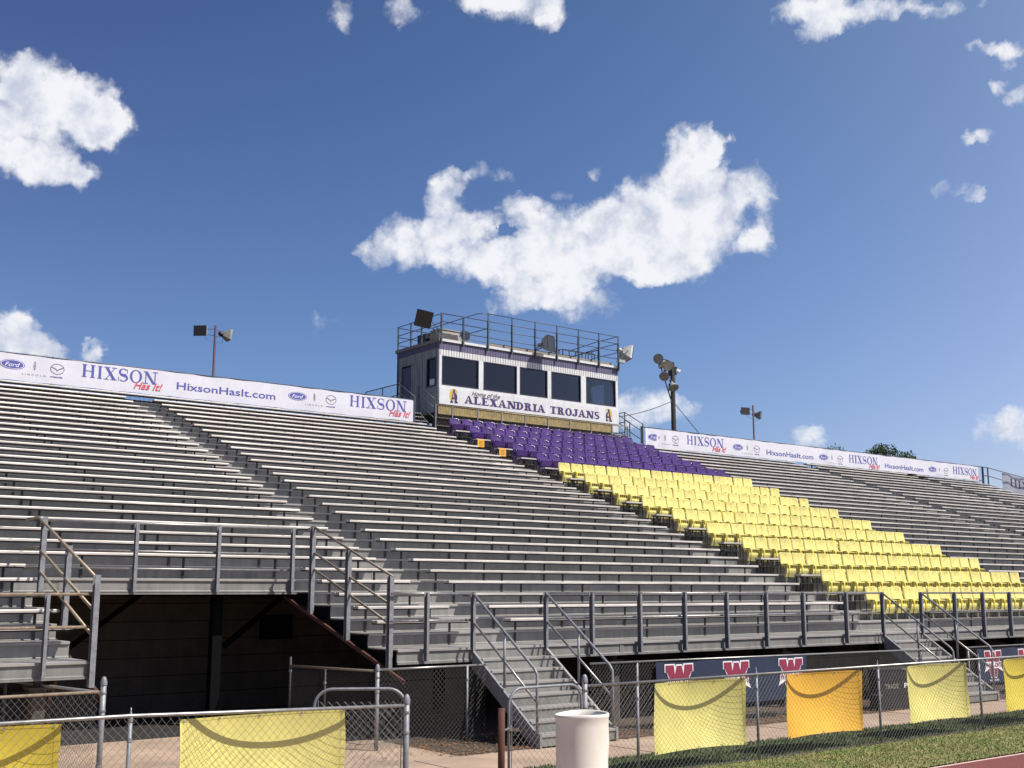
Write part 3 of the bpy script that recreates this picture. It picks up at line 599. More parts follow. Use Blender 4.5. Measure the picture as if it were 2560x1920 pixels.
def navy_banner(x0, x1, z0, z1, y, cx, w, label, seed=0):
    m = MB(); nx, nz = 40, 12
    for j in range(nz+1):
        for i in range(nx+1):
            u, v = i/nx, j/nz; m.v.append((x0+(x1-x0)*u, y+.005*math.sin(u*31)-.01, z1-(z1-z0)*v-.02*math.sin(math.pi*((u*3) % 1))*(1-v)))
    for j in range(nz):
        for i in range(nx): a = j*(nx+1)+i; m.f.append((a, a+1, a+nx+2, a+nx+1))
    o = tag(m.build('sponsor_banner', 'navy', None, True), label, 'banner', 'navy banners on the back fence')
    a, b, c = MB(), MB(), MB()
    yy = y-.014
    for q in cx:
        W_logo(a, b, q, z0+.12, w, (z1-z0)-.18, yy)
        H = (z1-z0)-.18
        btext(c, "WALK-ON'S", q+.03*w, q+.97*w, z0+.12+H*.40, z0+.12+H*.57, yy, bold=.03, th=.010)
        btext(a, 'ALEXANDRIA', q+.22*w, q+.80*w, z0+.05, z0+.095, yy, bold=.01, th=.010)
        flat(c, [(.1, .24), (.2, .31), (.8, .31), (.9, .24), (.88, .29), (.8, .355), (.2, .355), (.12, .29)], q, z0+.12, w, H, yy, .0085)
    a.build('white_print', 'inkwhite', o); b.build('maroon_print', 'maroon', o); c.build('lettering', 'maroon', o)
    return o
navy_banner(15.11, 19.32, .33, 1.165, 15.34, (15.33, 16.87, 18.47), .71, 'long navy banner with three maroon W logos between the two flights of steps')
navy_banner(25.54, 29.9, .29, 1.09, 15.34, (25.84, 27.34, 28.85), .71, 'navy banner with maroon W logos beyond the farther steps', 2)
# black equipment trunk by the second steps
t = MB().box(21.0, 22.2, 14.82, 15.08, .0, .80).build('equipment_trunk', 'blacktub'); tag(t, 'black trunk with pale lettering on its side, left of the farther steps', 'trunk')
MB().box(20.98, 22.22, 14.80, 15.09, .802, .84).build('lid', 'black', t)
m = MB().box(21.75, 22.05, 14.79, 14.80, .80, .825); m.box(20.98, 21.01, 14.79, 15.0, .3, .34); m.build('metal_trim', 'pipe', t)
m = MB(); btext(m, 'TRADE', 21.16, 21.64, .43, .53, 14.82, bold=.01, th=.006); m.build('lettering', 'tanink', t)
m = MB(); btext(m, 'P)', 21.84, 22.03, .43, .53, 14.82, bold=.015, th=.006); m.build('lettering', 'inkwhite', t)
# white barrel
def barrel():
    c = Vector((9.18, 10.55, 0)); R = .305; H = 1.02
    m = MB(); n = 40; prof = [(R-.02, 0), (R+.0, .02), (R+.004, .1), (R+.0, .35), (R-.004, .5), (R+.004, .72), (R+.0, .9), (R+.006, .985), (R+.012, 1.0), (R+.012, 1.03), (R+.002, 1.036), (R-.016, 1.03), (R-.02, .95), (R-.03, .5), (R-.03, .04), (0, .04)]
    rings = []
    for r, h in prof:
        i = len(m.v); rings.append(i)
        for q in range(n):
            t = 2*math.pi*q/n; rr = r*(1+.012*math.sin(3*t+h*5)+.008*math.sin(5*t-h*9)); zz = h+(.010*math.cos(t+.6)+.006*math.sin(2*t))*(1 if h > .9 else 0)
            m.v.append((c.x+rr*math.cos(t), c.y+rr*math.sin(t), zz))
    for a, b in zip(rings, rings[1:]):
        for q in range(n): m.f.append((a+q, a+(q+1) % n, b+(q+1) % n, b+q))
    o = m.build('plastic_barrel', 'plastic', None, True); tag(o, 'open white plastic barrel, yellowed and dented, by the gate', 'barrel')
    m = MB(); m.lathe((c.x, c.y, 0), [(R-.03, .30), (R-.06, .38), (0, .42)], 24); m.build('liner', 'black', o, True)
barrel()
# ------------------------------------------------------------------ back fence and long vinyl banners
BFY = 37.3
def back_fence(x0, x1, label):
    g = thing('rear_fence', ((x0+x1)/2, BFY, TZ(30)), label, 'fence')
    for z in (9.62, 8.80): rail([(x0, BFY, z), (x1, BFY, z)], .024, g, 'darkrail', 'rail')
    n = int((x1-x0)/1.9)
    for i in range(n+1):
        x = x0+(x1-x0)*i/n; MB().box(x-.03, x+.03, BFY+.03, BFY+.09, TZ(30)-.02, 9.66).build('post', 'darkrail', g)
    m = MB(); chain(m, (x0, BFY+.02), (x1, BFY+.02), TZ(30)+.03, 9.6, .16, .004, False); m.build('mesh_panel', 'darkrail', g)
    return g
back_fence(XS, 24.06, 'dark rear fence along the top row left of the press box')
back_fence(36.2, 64.1, 'dark rear fence along the top row right of the press box')
VY = 37.2
def vy(x, slack=()): return VY+.012*math.sin(x*2.1)+.008*math.sin(x*5.3)+sum(a*.035*math.sin(x*9)*math.exp(-((x-c)/w)**2) for c, w, a in slack)
def ford(mb1, mb2, x0, x1, zc, y):
    w = x1-x0; h = w*.40; cx = (x0+x1)/2
    for q in range(4):
        for p in ring(cx, zc, w/2*(q+1)/4, h/2*(q+1)/4, w/2*q/4+.0005, h/2*q/4+.0005, 0, 360, 30): flat(mb1, p, 0, 0, 1, 1, y, .004)
    for k, p in enumerate(ring(cx, zc, w/2*.93, h/2*.90, w/2*.88, h/2*.83, 0, 360, 28)): flat(mb2, p, 0, 0, 1, 1, y, .007, k % 3)
    btext(mb2, 'Ford', cx-w*.30, cx+w*.30, zc-h*.22, zc+h*.22, y, shear=.35, th=.009)
def emblem_bar(mb, xc, zc, h, y):
    w = h*.26
    for k, p in enumerate(ring(xc, zc, w/2, h/2, w/2-.012, h/2-.012, 0, 360, 12)): flat(mb, p, 0, 0, 1, 1, y, .004, k % 3)
    flat(mb, R4(xc-.006, zc-h/2, xc+.006, zc+h/2), 0, 0, 1, 1, y, .006); flat(mb, R4(xc-w/2, zc-.006, xc+w/2, zc+.006), 0, 0, 1, 1, y, .007)
def wing(mb, x0, x1, zc, y):
    w = x1-x0; h = w*.78; cx = (x0+x1)/2
    for k, p in enumerate(ring(cx, zc, w/2, h/2, w/2*.90, h/2*.88, 0, 360, 26)): flat(mb, p, 0, 0, 1, 1, y, .004, k % 3)
    for s in (-1, 1):
        flat(mb, [(cx+s*w*.46, zc+h*.22), (cx+s*w*.46, zc+h*.13), (cx+s*w*.12, zc-h*.05), (cx, zc-h*.22), (cx, zc-h*.10), (cx+s*w*.10, zc+h*.04)], 0, 0, 1, 1, y, .006, s+2)
def vinyl(x0, x1, label, items, z0=8.75, z1=9.59, slack=()):
    m = MB(); n = int((x1-x0)/.22); nz = 6
    for j in range(nz+1):
        for i in range(n+1):
            x = x0+(x1-x0)*i/n; u = (x/1.25) % 1; s = math.sin(math.pi*u)
            top = .030*s*s*(.5+.5*math.sin(x*1.3)) if j == 0 else 0; bot = .018*s if j == nz else 0
            sl = sum(a*math.exp(-((x-c)/w)**2) for c, w, a in slack)
            m.v.append((x, vy(x, slack), z1-(z1-z0)*j/nz-top+bot-sl*.10*(j/nz)))
    for j in range(nz):
        for i in range(n): a = j*(n+1)+i; m.f.append((a, a+1, a+n+2, a+n+1))
    o = tag(m.build('vinyl_banner', 'vinyl', None, True), label, 'banner', 'long white printed banners along the rear fence')
    def ink(nm, mt, fn):
        q = MB(); fn(q)
        if not q.v: return
        q.v = [(v[0], vy(v[0], slack)+(v[1]-VY)*.6-.004, v[2]) for v in q.v]; q.build(nm, mt, o)
    y = VY
    for it in items:
        k, a, b = it[:3]; z = it[3]
        if k == 'F':
            q1, q2 = MB(), MB(); ford(q1, q2, a, b, z, y)
            for q, nm, mt in ((q1, 'blue_oval', 'inkblue'), (q2, 'white_lettering', 'inkwhite')):
                q.v = [(v[0], vy(v[0], slack)+(v[1]-VY)*.6-.004, v[2]) for v in q.v]; q.build(nm, mt, o)
        elif k == 'L': ink('grey_emblem', 'inkgrey', lambda q: emblem_bar(q, a, z, .28, y))
        elif k == 'l': ink('grey_lettering', 'inkgrey', lambda q: btext(q, 'LINCOLN', a, b, z-.025, z+.03, y, spacing=1.6))
        elif k == 'M': ink('winged_emblem', 'inkgrey', lambda q: wing(q, a, b, z, y))
        elif k == 'm': ink('blue_lettering', 'inkblue', lambda q: btext(q, 'mazda', a, b, z-.03, z+.03, y, bold=.02))
        elif k == 'H': ink('blue_lettering', 'inkblue', lambda q: slab(q, 'HIXSON', a, b, z, z+.41, y, .17, .055, .05))
        elif k == 'I': ink('red_lettering', 'inkred', lambda q: btext(q, 'Has It!', a, b, z, z+.25, y, shear=.4, bold=.012, th=.016))
        elif k == 'C': ink('blue_lettering', 'inkblue', lambda q: btext(q, 'HixsonHasIt.com', a, b, z, z+.25, y, bold=.012))
    return o
def unit(x, z=9.25): return [('F', x, x+.75, z), ('L', x+1.04, 0, z+.03), ('l', x+.68, x+1.38, z-.26), ('M', x+1.50, x+1.94, z), ('m', x+1.52, x+1.90, z-.25)]
def hix(x, z=9.10): return [('H', x, x+2.46, z), ('I', x+1.70, x+2.66, z-.20)]
vinyl(XS+8, 23.95, 'long white banner on the rear fence left of the press box', unit(8.93)+hix(11.40)+[('C', 14.55, 18.17, 9.03)]+unit(18.66)+hix(21.16))
vinyl(36.3, 63.4, 'long white banner on the rear fence right of the press box', unit(36.46, 9.2)+hix(38.92, 9.05)+unit(42.06, 9.17)+[('C', 44.48, 48.1, 8.96)]+unit(48.57, 9.14)+hix(51.06, 9.02)+[('C', 54.19, 57.78, 8.94)]+unit(58.3, 9.13)+hix(60.75, 9.02), slack=((37.0, 1.2, 1), ))
# right-hand side rail running down the end of the stand
g = thing('side_rail', (64.3, 30, 6), 'dark railing stepping down the far right end of the stand', 'railing')
sz = lambda y: TZ(30)+(y-37.3)*RISE/RUN
for dz in (1.25, .75, .22): rail([(64.08, 37.3, TZ(30)+dz), (64.6, 37.3, TZ(30)+dz), (64.6, 17.5, sz(17.5)+dz)], .025, g, 'darkrail')
for y in [37.3-2.6*i for i in range(8)]: MB().box(64.57, 64.63, y-.03, y+.03, sz(y)-.1, sz(y)+1.25).build('post', 'darkrail', g)
MB().box(64.05, 64.11, 37.27, 37.33, TZ(30), TZ(30)+1.27).build('post', 'darkrail', g)
m = MB(); n = 30
for i in range(n+1):
    y = 36.4-10*i/n
    for dz in (1.2, -.05): m.v.append((64.55+.03*math.sin(i*1.9), y, sz(y)+dz))
for i in range(n): m.f.append((2*i, 2*i+2, 2*i+3, 2*i+1))
o = tag(m.build('vinyl_banner', 'thinvinyl', None, True), 'sagging white banner on the side rail at the far right end', 'banner')
m = MB(); slab(m, 'HIXSON', 0, 2.4, .55, 1.0, 0, .17, .055, .05)
m.v = [(64.50+v[1], 35.9-v[0], v[2]+sz(35.9-v[0])) for v in m.v]; m.f = [f[::-1] for f in m.f]; m.build('faded_lettering', 'thinink', o)
# ------------------------------------------------------------------ press box
def press_box():
    X0, X1, Y0, Y1, ZB, ZT = 25.40, 35.02, 37.60, 40.75, 9.36, 12.16
    g = thing('press_box', ((X0+X1)/2, Y0, 9.3), 'white press box with five dark windows and purple lettering at the top of the stand', 'press box')
    W = [(25.52, 27.34), (27.57, 29.31), (29.45, 30.96), (31.16, 32.84), (33.13, 34.89)]; wz0, wz1 = 10.43, 11.62
    t = .10
    m = MB()
    # front wall in butted pieces round the windows
    m.box(X0, X1, Y0, Y0+t, 10.33, wz0-.0); xs = [X0]+[v for w in W for v in w]+[X1]
    for a, b in zip(xs[0::2], xs[1::2]): m.box(a, b, Y0, Y0+t, wz0, wz1)
    m.box(X0, X1, Y0, Y0+t, wz1, 11.874)
    m.build('front_wall', 'white', g)
    m = MB(); x = X0+.05
    while x < X1-.03: m.box(x, x+.018, Y0-.008, Y0-.001, wz1+.02, 11.87); x += .13
    m.build('siding_ribs', 'trim', g)
    MB().box(X0-.01, X1+.01, Y0-.012, Y0+t, 11.875, 12.165).build('purple_band', 'band', g)
    m = MB(); x = X0+.05
    while x < X1: m.box(x, x+.016, Y0-.018, Y0-.0125, 11.88, 12.16); x += .13
    m.build('band_ribs', 'navyrib', g)
    s = MB().box(X0, X1+.01, Y0-.02, Y0+t, 9.66, 10.329).build('sign_board', 'white', g)
    m = MB(); 
    slab(m, 'ALEXANDRIA', 26.62, 30.80, 9.79, 10.11, Y0-.02, .275, .13, .06); m.build('purple_lettering', 'purpleink', s)
    m = MB(); slab(m, 'TROJANS', 31.07, 33.90, 9.79, 10.11, Y0-.02, .275, .13, .06); m.build('purple_lettering', 'purpleink', s)
    m = MB(); btext(m, 'Home of the', 26.97, 28.41, 10.135, 10.32, Y0-.02, shear=.45, bold=.004, th=.012, full=True); m.build('script_lettering', 'inkblack', s)
    for cx, d in ((26.10, 1), (34.42, -1)):
        e = MB(); flat(e, ell(cx-d*.05, 10.06, .16, .25, 70, 290, 20)if d > 0 else ell(cx-d*.05, 10.06, .16, .25, -110, 110, 20), 0, 0, 1, 1, Y0-.02, .003)
        for k, p in enumerate(ring(cx+d*.04, 10.16, .14, .16, .08, .09, 0, 120, 8) if d > 0 else ring(cx+d*.04, 10.16, .14, .16, .08, .09, 60, 180, 8)): flat(e, p, 0, 0, 1, 1, Y0-.02, .0035, k % 3)
        e.build('gold_emblem', 'goldink', s)
        e = MB(); slab(e, 'A', cx-.17, cx+.19, 9.75, 10.30, Y0-.02, .25, .12, th=.008)
        for k, p in enumerate(ring(cx+d*.08, 9.98, .09, .17, .03, .1, -90, 90, 8) if d > 0 else ring(cx+d*.08, 9.98, .09, .17, .03, .1, 90, 270, 8)): flat(e, p, 0, 0, 1, 1, Y0-.02, .006, k % 3)
        e.build('purple_emblem', 'purpleink', s)
    for a, b in W:
        f = MB(); w = .045
        f.box(a, b, Y0-.004, Y0+.09, wz1-w, wz1-.001); f.box(a, b, Y0-.004, Y0+.09, wz0+.001, wz0+w); f.box(a+.001, a+w, Y0-.004, Y0+.09, wz0+w, wz1-w); f.box(b-w, b-.001, Y0-.004, Y0+.09, wz0+w, wz1-w)
        fo = f.build('window_frame', 'frame', g)
        MB().box(a+w, b-w, Y0+.05, Y0+.056, wz0+w, wz1-w).build('pane', 'glass', fo)
    # side walls, back wall, floor, ceiling
    m = MB(); z0, z1 = 9.36, 11.93
    wy0, wy1, wa, wb = 37.86, 38.48, 10.42, 11.56; dy0, dy1, db = 39.55, 40.45, 11.52
    m.box(X0, X0+t, Y0+t, wy0, z0, z1); m.box(X0, X0+t, wy0, wy1, z0, wa); m.box(X0, X0+t, wy0, wy1, wb, z1); m.box(X0, X0+t, wy1, dy0, z0, z1); m.box(X0, X0+t, dy0, dy1, db, z1); m.box(X0, X0+t, dy1, Y1, z0, z1)
    m.build('side_wall', 'sidewall', g)
    MB().box(X0-.012, X0+t, Y0+t, Y1, 11.93, 12.165).build('purple_band', 'band', g)
    m = MB(); y = Y0+.15
    while y < Y1: m.box(X0-.018, X0-.0125, y, y+.016, 11.935, 12.16); y += .14
    m.build('band_ribs', 'navyrib', g)
    m = MB(); y = Y0+.2
    while y < Y1:
        if not (wy0-.05 < y < wy1+.05 or dy0-.1 < y < dy1+.1): m.box(X0-.004, X0-.0005, y, y+.01, 9.4, 11.9)
        y += .2
    m.build('wall_grooves', 'frame', g)
    d = MB().box(X0+.02, X0+.06, dy0+.06, dy1-.06, 9.38, db-.06).build('door', 'door', g)
    MB().box(X0-.03, X0+.02, dy0+.10, dy0+.14, 10.38, 10.42).build('handle', 'pipe', d)
    m = MB(); m.box(X0-.03, X0+.02, dy0, dy0+.058, 9.37, db-.001); m.box(X0-.03, X0+.02, dy1-.058, dy1, 9.37, db-.001); m.box(X0-.03, X0+.02, dy0-.02, dy1+.02, db-.058+.06, db+.06); m.build('door_frame', 'sidewall', g)
    f = MB(); f.box(X0-.02, X0+.09, wy0-.03, wy0+.04, wa-.02, wb+.02); f.box(X0-.02, X0+.09, wy1-.04, wy1+.03, wa-.02, wb+.02); f.box(X0-.02, X0+.09, wy0+.04, wy1-.04, wb-.03, wb+.02); f.box(X0-.02, X0+.09, wy0+.04, wy1-.04, wa-.02, wa+.04)
    f = f.build('window_frame', 'frame', g); MB().box(X0+.04, X0+.046, wy0+.04, wy1-.04, wa+.04, wb-.03).build('pane', 'glass', f)
    MB().box(X0+.028, X0+.034, 37.98, 38.32, 10.47, 10.72).build('notice', 'inkwhite', f)
    m = MB(); m.box(X0+t, X1-t, Y0+t, Y1-t, 9.40, 9.46); m.build('floor', 'interior', g)
    m = MB(); m.box(X0+t, X1-t, Y0+t, Y1-t, 11.85, 11.92); m.build('ceiling', 'interior', g)
    m = MB(); m.box(X0, X1, Y1-t, Y1, 9.36, 12.165); m.box(X1-t, X1, Y0+t, 38.4, 9.36, 12.165); m.box(X1-t, X1, 39.3, Y1-t, 9.36, 12.165); m.box(X1-t, X1, 38.4, 39.3, 9.36, 10.4); m.box(X1-t, X1, 38.4, 39.3, 11.6, 12.165); m.build('rear_walls', 'sidewall', g)
    m = MB(); m.box(X0+t+.005, X1-t-.005, Y1-t-.03, Y1-t-.005, 9.47, 11.84); m.box(X0+t+.01, X1-t, Y0+.35, Y0+.9, 10.15, 10.20)
    m.build('interior_lining', 'interior', g)
    MB().lathe((26.3, Y0+.6, 10.2), [(.05, 0), (.055, .12), (.05, .2), (.06, .3), (0, .34)], 10).build('white_jug', 'inkwhite', g, True)
    m = MB(); m.box(X0-.06, X1+.06, Y0-.06, Y1+.06, 12.167, 12.20); m.box(X0-.06, X1+.06, Y0-.06, Y0-.02, 12.2, 12.30); m.box(X0-.06, X0-.02, Y0-.02, Y1+.06, 12.2, 12.30); m.box(X1+.02, X1+.06, Y0-.02, Y1+.06, 12.2, 12.30); m.box(X0-.02, X1+.02, Y0-.02, Y1+.06, 12.2, 12.31)
    m.build('roof', 'trim', g)
    m = MB(); m.box(X0-.07, X1+.07, Y0-.075, Y0-.061, 12.185, 12.28); m.build('roof_trim', 'white', g)
    m = MB(); m.box(28.0, 34.9, Y0+.25, Y0+.62, 12.34, 12.38); m.box(28.0, 34.9, Y0+.66, Y0+1.0, 12.34, 12.38); m.box(28.0, 34.9, Y0+.2, Y0+.245, 12.32, 12.46)
    for x in (28.2, 29.6, 31, 32.4, 33.8): m.box(x, x+.06, Y0+.25, Y0+1.0, 12.312, 12.339)
    m.build('roof_decking', 'trim', g)
    # gold skirt and dark underside
    m = MB(); n = 70
    for i in range(n):
        a = X0+(X1-.35-X0)*i/n; b = X0+(X1-.35-X0)*(i+1)/n; c = (a+b)/2
        for p, q, ya, yb in ((a, c, 0, .012), (c, b, .012, 0)):
            m.quad((p, Y0+.03+ya, 9.655), (q, Y0+.03+yb, 9.655), (q, Y0+.04+yb, 9.30), (p, Y0+.04+ya, 9.30))
    m.box(X0, X1-.35, Y0+.02, Y0+.06, 9.26, 9.30); m.build('gold_skirt', 'gold', g)
    MB().box(X1-.34, X1, Y0, Y0+.1, 9.30, 9.655).build('skirt_block', 'white', g)
    MB().box(X0+.05, X1-.05, Y0+.45, Y0+.55, 8.2, 9.36).build('under_wall', 'brick', g)
    for x in (26, 29, 32, 34.8):
        MB().box(x-.08, x+.08, 40.3, 40.46, 0, 9.36).build('support_leg', 'darkcol', g)
    # roof railing: low run at left, tall cage at right
    r = thing('x', (0, 0, 0), None, None); del_keys(r); r.name = 'roof_railing'; r.parent = g; r.location = -g.location; ORG[r.name] = Vector((0, 0, 0))
    zr = 12.12
    for x, zt in ((25.41, 13.33), (26.48, 13.33), (27.72, 13.64), (28.96, 13.64), (30.2, 13.64), (31.4, 13.64), (32.62, 13.64), (33.82, 13.64), (34.98, 13.64)):
        cpost(x, Y0-.11, zr-.06, 13.32, .06, .07, r, 'darkrail')
        if zt > 13.4: MB().box(x-.018, x+.018, Y0-.13, Y0-.09, 13.321, zt).build('post', 'darkrail', r)
    T = lambda pts, rr=.018: rail(pts, rr, r, 'darkrail')
    T([(27.72, Y0-.06, 13.63), (34.98, Y0-.06, 13.63)]); T([(25.41, Y0-.06, 13.31), (34.98, Y0-.06, 13.31)]); T([(25.41, Y0-.06, 12.98), (34.98, Y0-.06, 12.98)]); T([(25.41, Y0-.06, 12.62), (34.98, Y0-.06, 12.62)])
    for z in (13.29, 12.92, 12.6): T([(25.41, Y0-.06, z), (25.41, 40.7, z)])
    for y in (38.92, 39.72, 40.7): MB().box(25.38, 25.43, y-.03, y+.03, 12.2, 13.31).build('post', 'darkrail', r)
    T([(27.72, Y0-.06, 13.63), (27.4, Y0+.2, 13.63), (27.0, 40.6, 13.45)]); T([(27.72, Y0-.06, 13.0), (27.0, 38.6, 12.75)])
    for z in (13.25, 12.85, 12.5): T([(25.41, 40.7, z), (34.98, 40.7, z)])
    for x in (27.0, 28.9, 31.0, 33.0, 34.98): MB().box(x-.025, x+.025, 40.67, 40.72, 12.2, 13.28).build('post', 'darkrail', r)
    for z in (13.63, 13.31, 12.9): T([(34.98, Y0-.06, z), (34.98, 38.9, z), (34.98, 40.7, z-.1)])
    m = MB()
    for a, b in (((33.0, 39.0), (34.9, 39.0)), ((33.0, 39.0), (33.0, 40.3)), ((34.4, 38.2), (34.4, 40.3))):
        for z in (13.05, 12.55): m.bar((*a, z), (*b, z), .035, .035)
        for q in range(6): xx, yy = a[0]+(b[0]-a[0])*q/5, a[1]+(b[1]-a[1])*q/5; m.bar((xx, yy, 12.32), (xx, yy, 13.05), .03, .03)
    m.build('equipment_cage', 'black', r)
    return g
press_box()
# things on the press box roof
def ac(x, y, z, sx, sy, sz_, mtl, label):
    o = MB().box(x, x+sx, y, y+sy, z, z+sz_).build('roof_cabinet', mtl); tag(o, label, 'cabinet')
    MB().box(x-.02, x+sx+.02, y-.02, y+sy+.02, z+sz_+.001, z+sz_+.03).build('lid', mtl, o)
    m = MB()
    for i in range(6): m.box(x+.06, x+sx-.06, y-.012, y-.001, z+.08+i*.05, z+.1+i*.05)
    m.build('louvre', 'frame', o)
ac(25.75, 38.1, 12.311, .95, .7, .50, 'beige', 'beige metal cabinet at the left front of the press box roof')
ac(25.65, 39.0, 12.311, .5, .6, .42, 'frame', 'small dark cabinet behind the beige one on the roof')
o = MB().lathe((27.3, 38.6, 12.72), [(0, .0), (.1, .012), (.2, .045), (.3, .10)], 20, (-.75, -.5, .25)).build('satellite_dish', 'lampwhite', None, True); tag(o, 'white satellite dish on the press box roof', 'satellite dish')
MB().tube([(27.35, 38.65, 12.31), (27.32, 38.62, 12.72)], .02, 8).build('mast', 'pipe', o); MB().tube([(27.32, 38.6, 12.6), (27.95, 38.3, 13.0)], .012, 6).build('feed_arm', 'lampwhite', o)
# floodlights
def flood(pos, d, size, label, mount, depth=.5, housing='lampwhite', face='lampdark', group='floodlights on the press box roof', upv=(0, 0, 1), roll=0):
    P = Vector(pos); d = Vector(d).normalized(); r = d.cross(Vector(upv)).normalized(); u = r.cross(d)
    c, s = math.cos(roll), math.sin(roll); r, u = r*c+u*s, u*c-r*s
    g = thing('floodlight', pos, label, 'floodlight', group)
    def sq(c, h, k=1): return [c+r*(h*a)+u*(h*b*k) for a, b in ((-1, -1), (1, -1), (1, 1), (-1, 1))]
    m = MB(); prev = None
    for t, h in ((0, size*.5), (.10, size*.49), (depth*.55, size*.33), (depth*.8, size*.2)):
        cur = sq(P-d*t, h)
        if prev:
            for q in range(4): m.quad(prev[q], prev[(q+1) % 4], cur[(q+1) % 4], cur[q])
        prev = cur
    m.poly(list(reversed(prev))); m.build('housing', housing, g)
    m = MB(); m.poly(sq(P+d*.004, size*.49)); m.poly(list(reversed(sq(P-d*.012, size*.488)))); m.build('lens', face, g)
    m = MB(); f = sq(P+d*.01, size*.505)
    for q in range(4): m.bar(f[q], f[(q+1) % 4], .02, .02)
    m.build('bezel', 'black', g)
    MB().lathe(P-d*depth*.8, [(size*.16, .0), (size*.17, .12), (size*.12, .2), (0, .21)], 12, tuple(-d)).build('ballast', housing, g, True)
    m = MB(); e = P-d*depth*.45
    for sg in (-1, 1): m.bar(e+r*sg*size*.45, Vector(mount)+r*sg*.04, .015, .04)
    m.build('yoke', 'darkrail', g); return g
flood((24.60, 37.55, 12.96), (-.80, -.95, -.28), .64, 'big square floodlight tilted over the left front corner of the roof', (25.5, 37.7, 12.5), roll=.25)
flood((30.64, 36.98, 12.66), (.42, -.93, .02), .66, 'big square floodlight hung in front of the middle of the roof edge', (30.2, 37.55, 12.4), roll=-.06)
flood((35.82, 37.75, 12.96), (.93, -.12, -.30), .68, 'big floodlight sticking out past the right corner of the roof', (35.0, 37.6, 12.5), roll=.2)
o = MB().box(34.85, 35.2, 37.28, 37.42, 12.42, 12.55).build('security_lamp', 'lampwhite'); tag(o, 'small white lamp box at the right front corner of the roof', 'lamp'); MB().tube([(35.0, 37.42, 12.4), (35.0, 37.52, 12.3)], .015, 6).build('bracket', 'lampwhite', o)
# mesh fence with rail below the press box
g = thing('walkway_fence', (30, 37.2, TZ(30)), 'low mesh fence with thin rails in front of the press box skirt', 'fence')
for z in (9.53, 9.03, 8.72): rail([(24.98, 37.2, z), (35.2, 37.2, z)], .02, g, 'brownpipe')
for x in (24.98, 25.77, 27.0, 28.2, 29.42, 30.64, 31.85, 33.05, 34.24, 35.2): MB().box(x-.02, x+.02, 37.17, 37.22, TZ(30)-.02, 9.54).build('post', 'steel', g)
m = MB(); chain(m, (24.98, 37.24), (35.2, 37.24), TZ(30)+.02, 9.5, .12, .0035, False); m.build('mesh_panel', 'darkrail', g)
# stairs beside the press box
def box_stair(x0, x1, s, label, ext):
    g = thing('landing_stair', ((x0+x1)/2, 38, TZ(30)), label, 'stairs'); lz = 9.34
    for i in range(5):
        z = TZ(30)+.19*(i+1); y = 37.25+.24*i; MB().box(x0, x1, y, y+.26, z-.03, z).build('step_tread', 'tread', g)
    MB().box(min(x0, x0+ext), x1, 38.35, 40.9, lz-.04, lz).build('landing', 'tread', g)
    for x in (x0, x1): MB().bar((x, 37.2, TZ(30)+.02), (x, 38.4, lz-.06), .03, .2).build('stringer', 'darkrail', g)
    for x in (x0, x1):
        for dz in (1.07, .72, .32): rail([(x, 38.38, lz+dz), (x, 37.22, lz+dz-.67)], .02, g, 'darkrail')
        for y, z0, z1 in ((37.22, TZ(30), 9.76), (38.38, lz-.4, lz+1.07)): MB().box(x-.02, x+.02, y-.02, y+.02, z0, z1).build('post', 'darkrail', g)
    xo = x0 if s < 0 else x1
    for dz in (1.07, .62, .15): rail([(xo, 38.38, lz+dz), (xo, 40.9, lz+dz)], .02, g, 'darkrail')
    for y in (39.6, 40.9): MB().box(xo-.02, xo+.02, y-.02, y+.02, lz-.1, lz+1.07).build('post', 'darkrail', g)
    m = MB(); chain(m, (xo, 38.38), (xo, 40.9), lz+.05, lz+1.05, .1, .003, False)
    for k in range(7): m.wire((xo, 37.25+.17*k, lz-.60+.10*k), (xo, 37.25+.17*k, lz+.36+.10*k), .003)
    m.build('mesh_panel', 'darkrail', g)
    for y in (38.5, 40.8):
        for x in (x0+.05, x1-.05): MB().box(x-.04, x+.04, y-.04, y+.04, 0, lz-.04).build('landing_leg', 'darkcol', g)
box_stair(24.02, 24.96, -1, 'dark metal stair and landing left of the press box', 0)
MB()
m = MB().box(24.97, 25.39, 38.35, 40.9, 9.30, 9.34); o = m.build('landing_plate', 'tread'); tag(o, 'metal plate bridging the left landing and the press box door', 'plate')
box_stair(35.35, 36.15, 1, 'dark metal stair and landing right of the press box', 0)
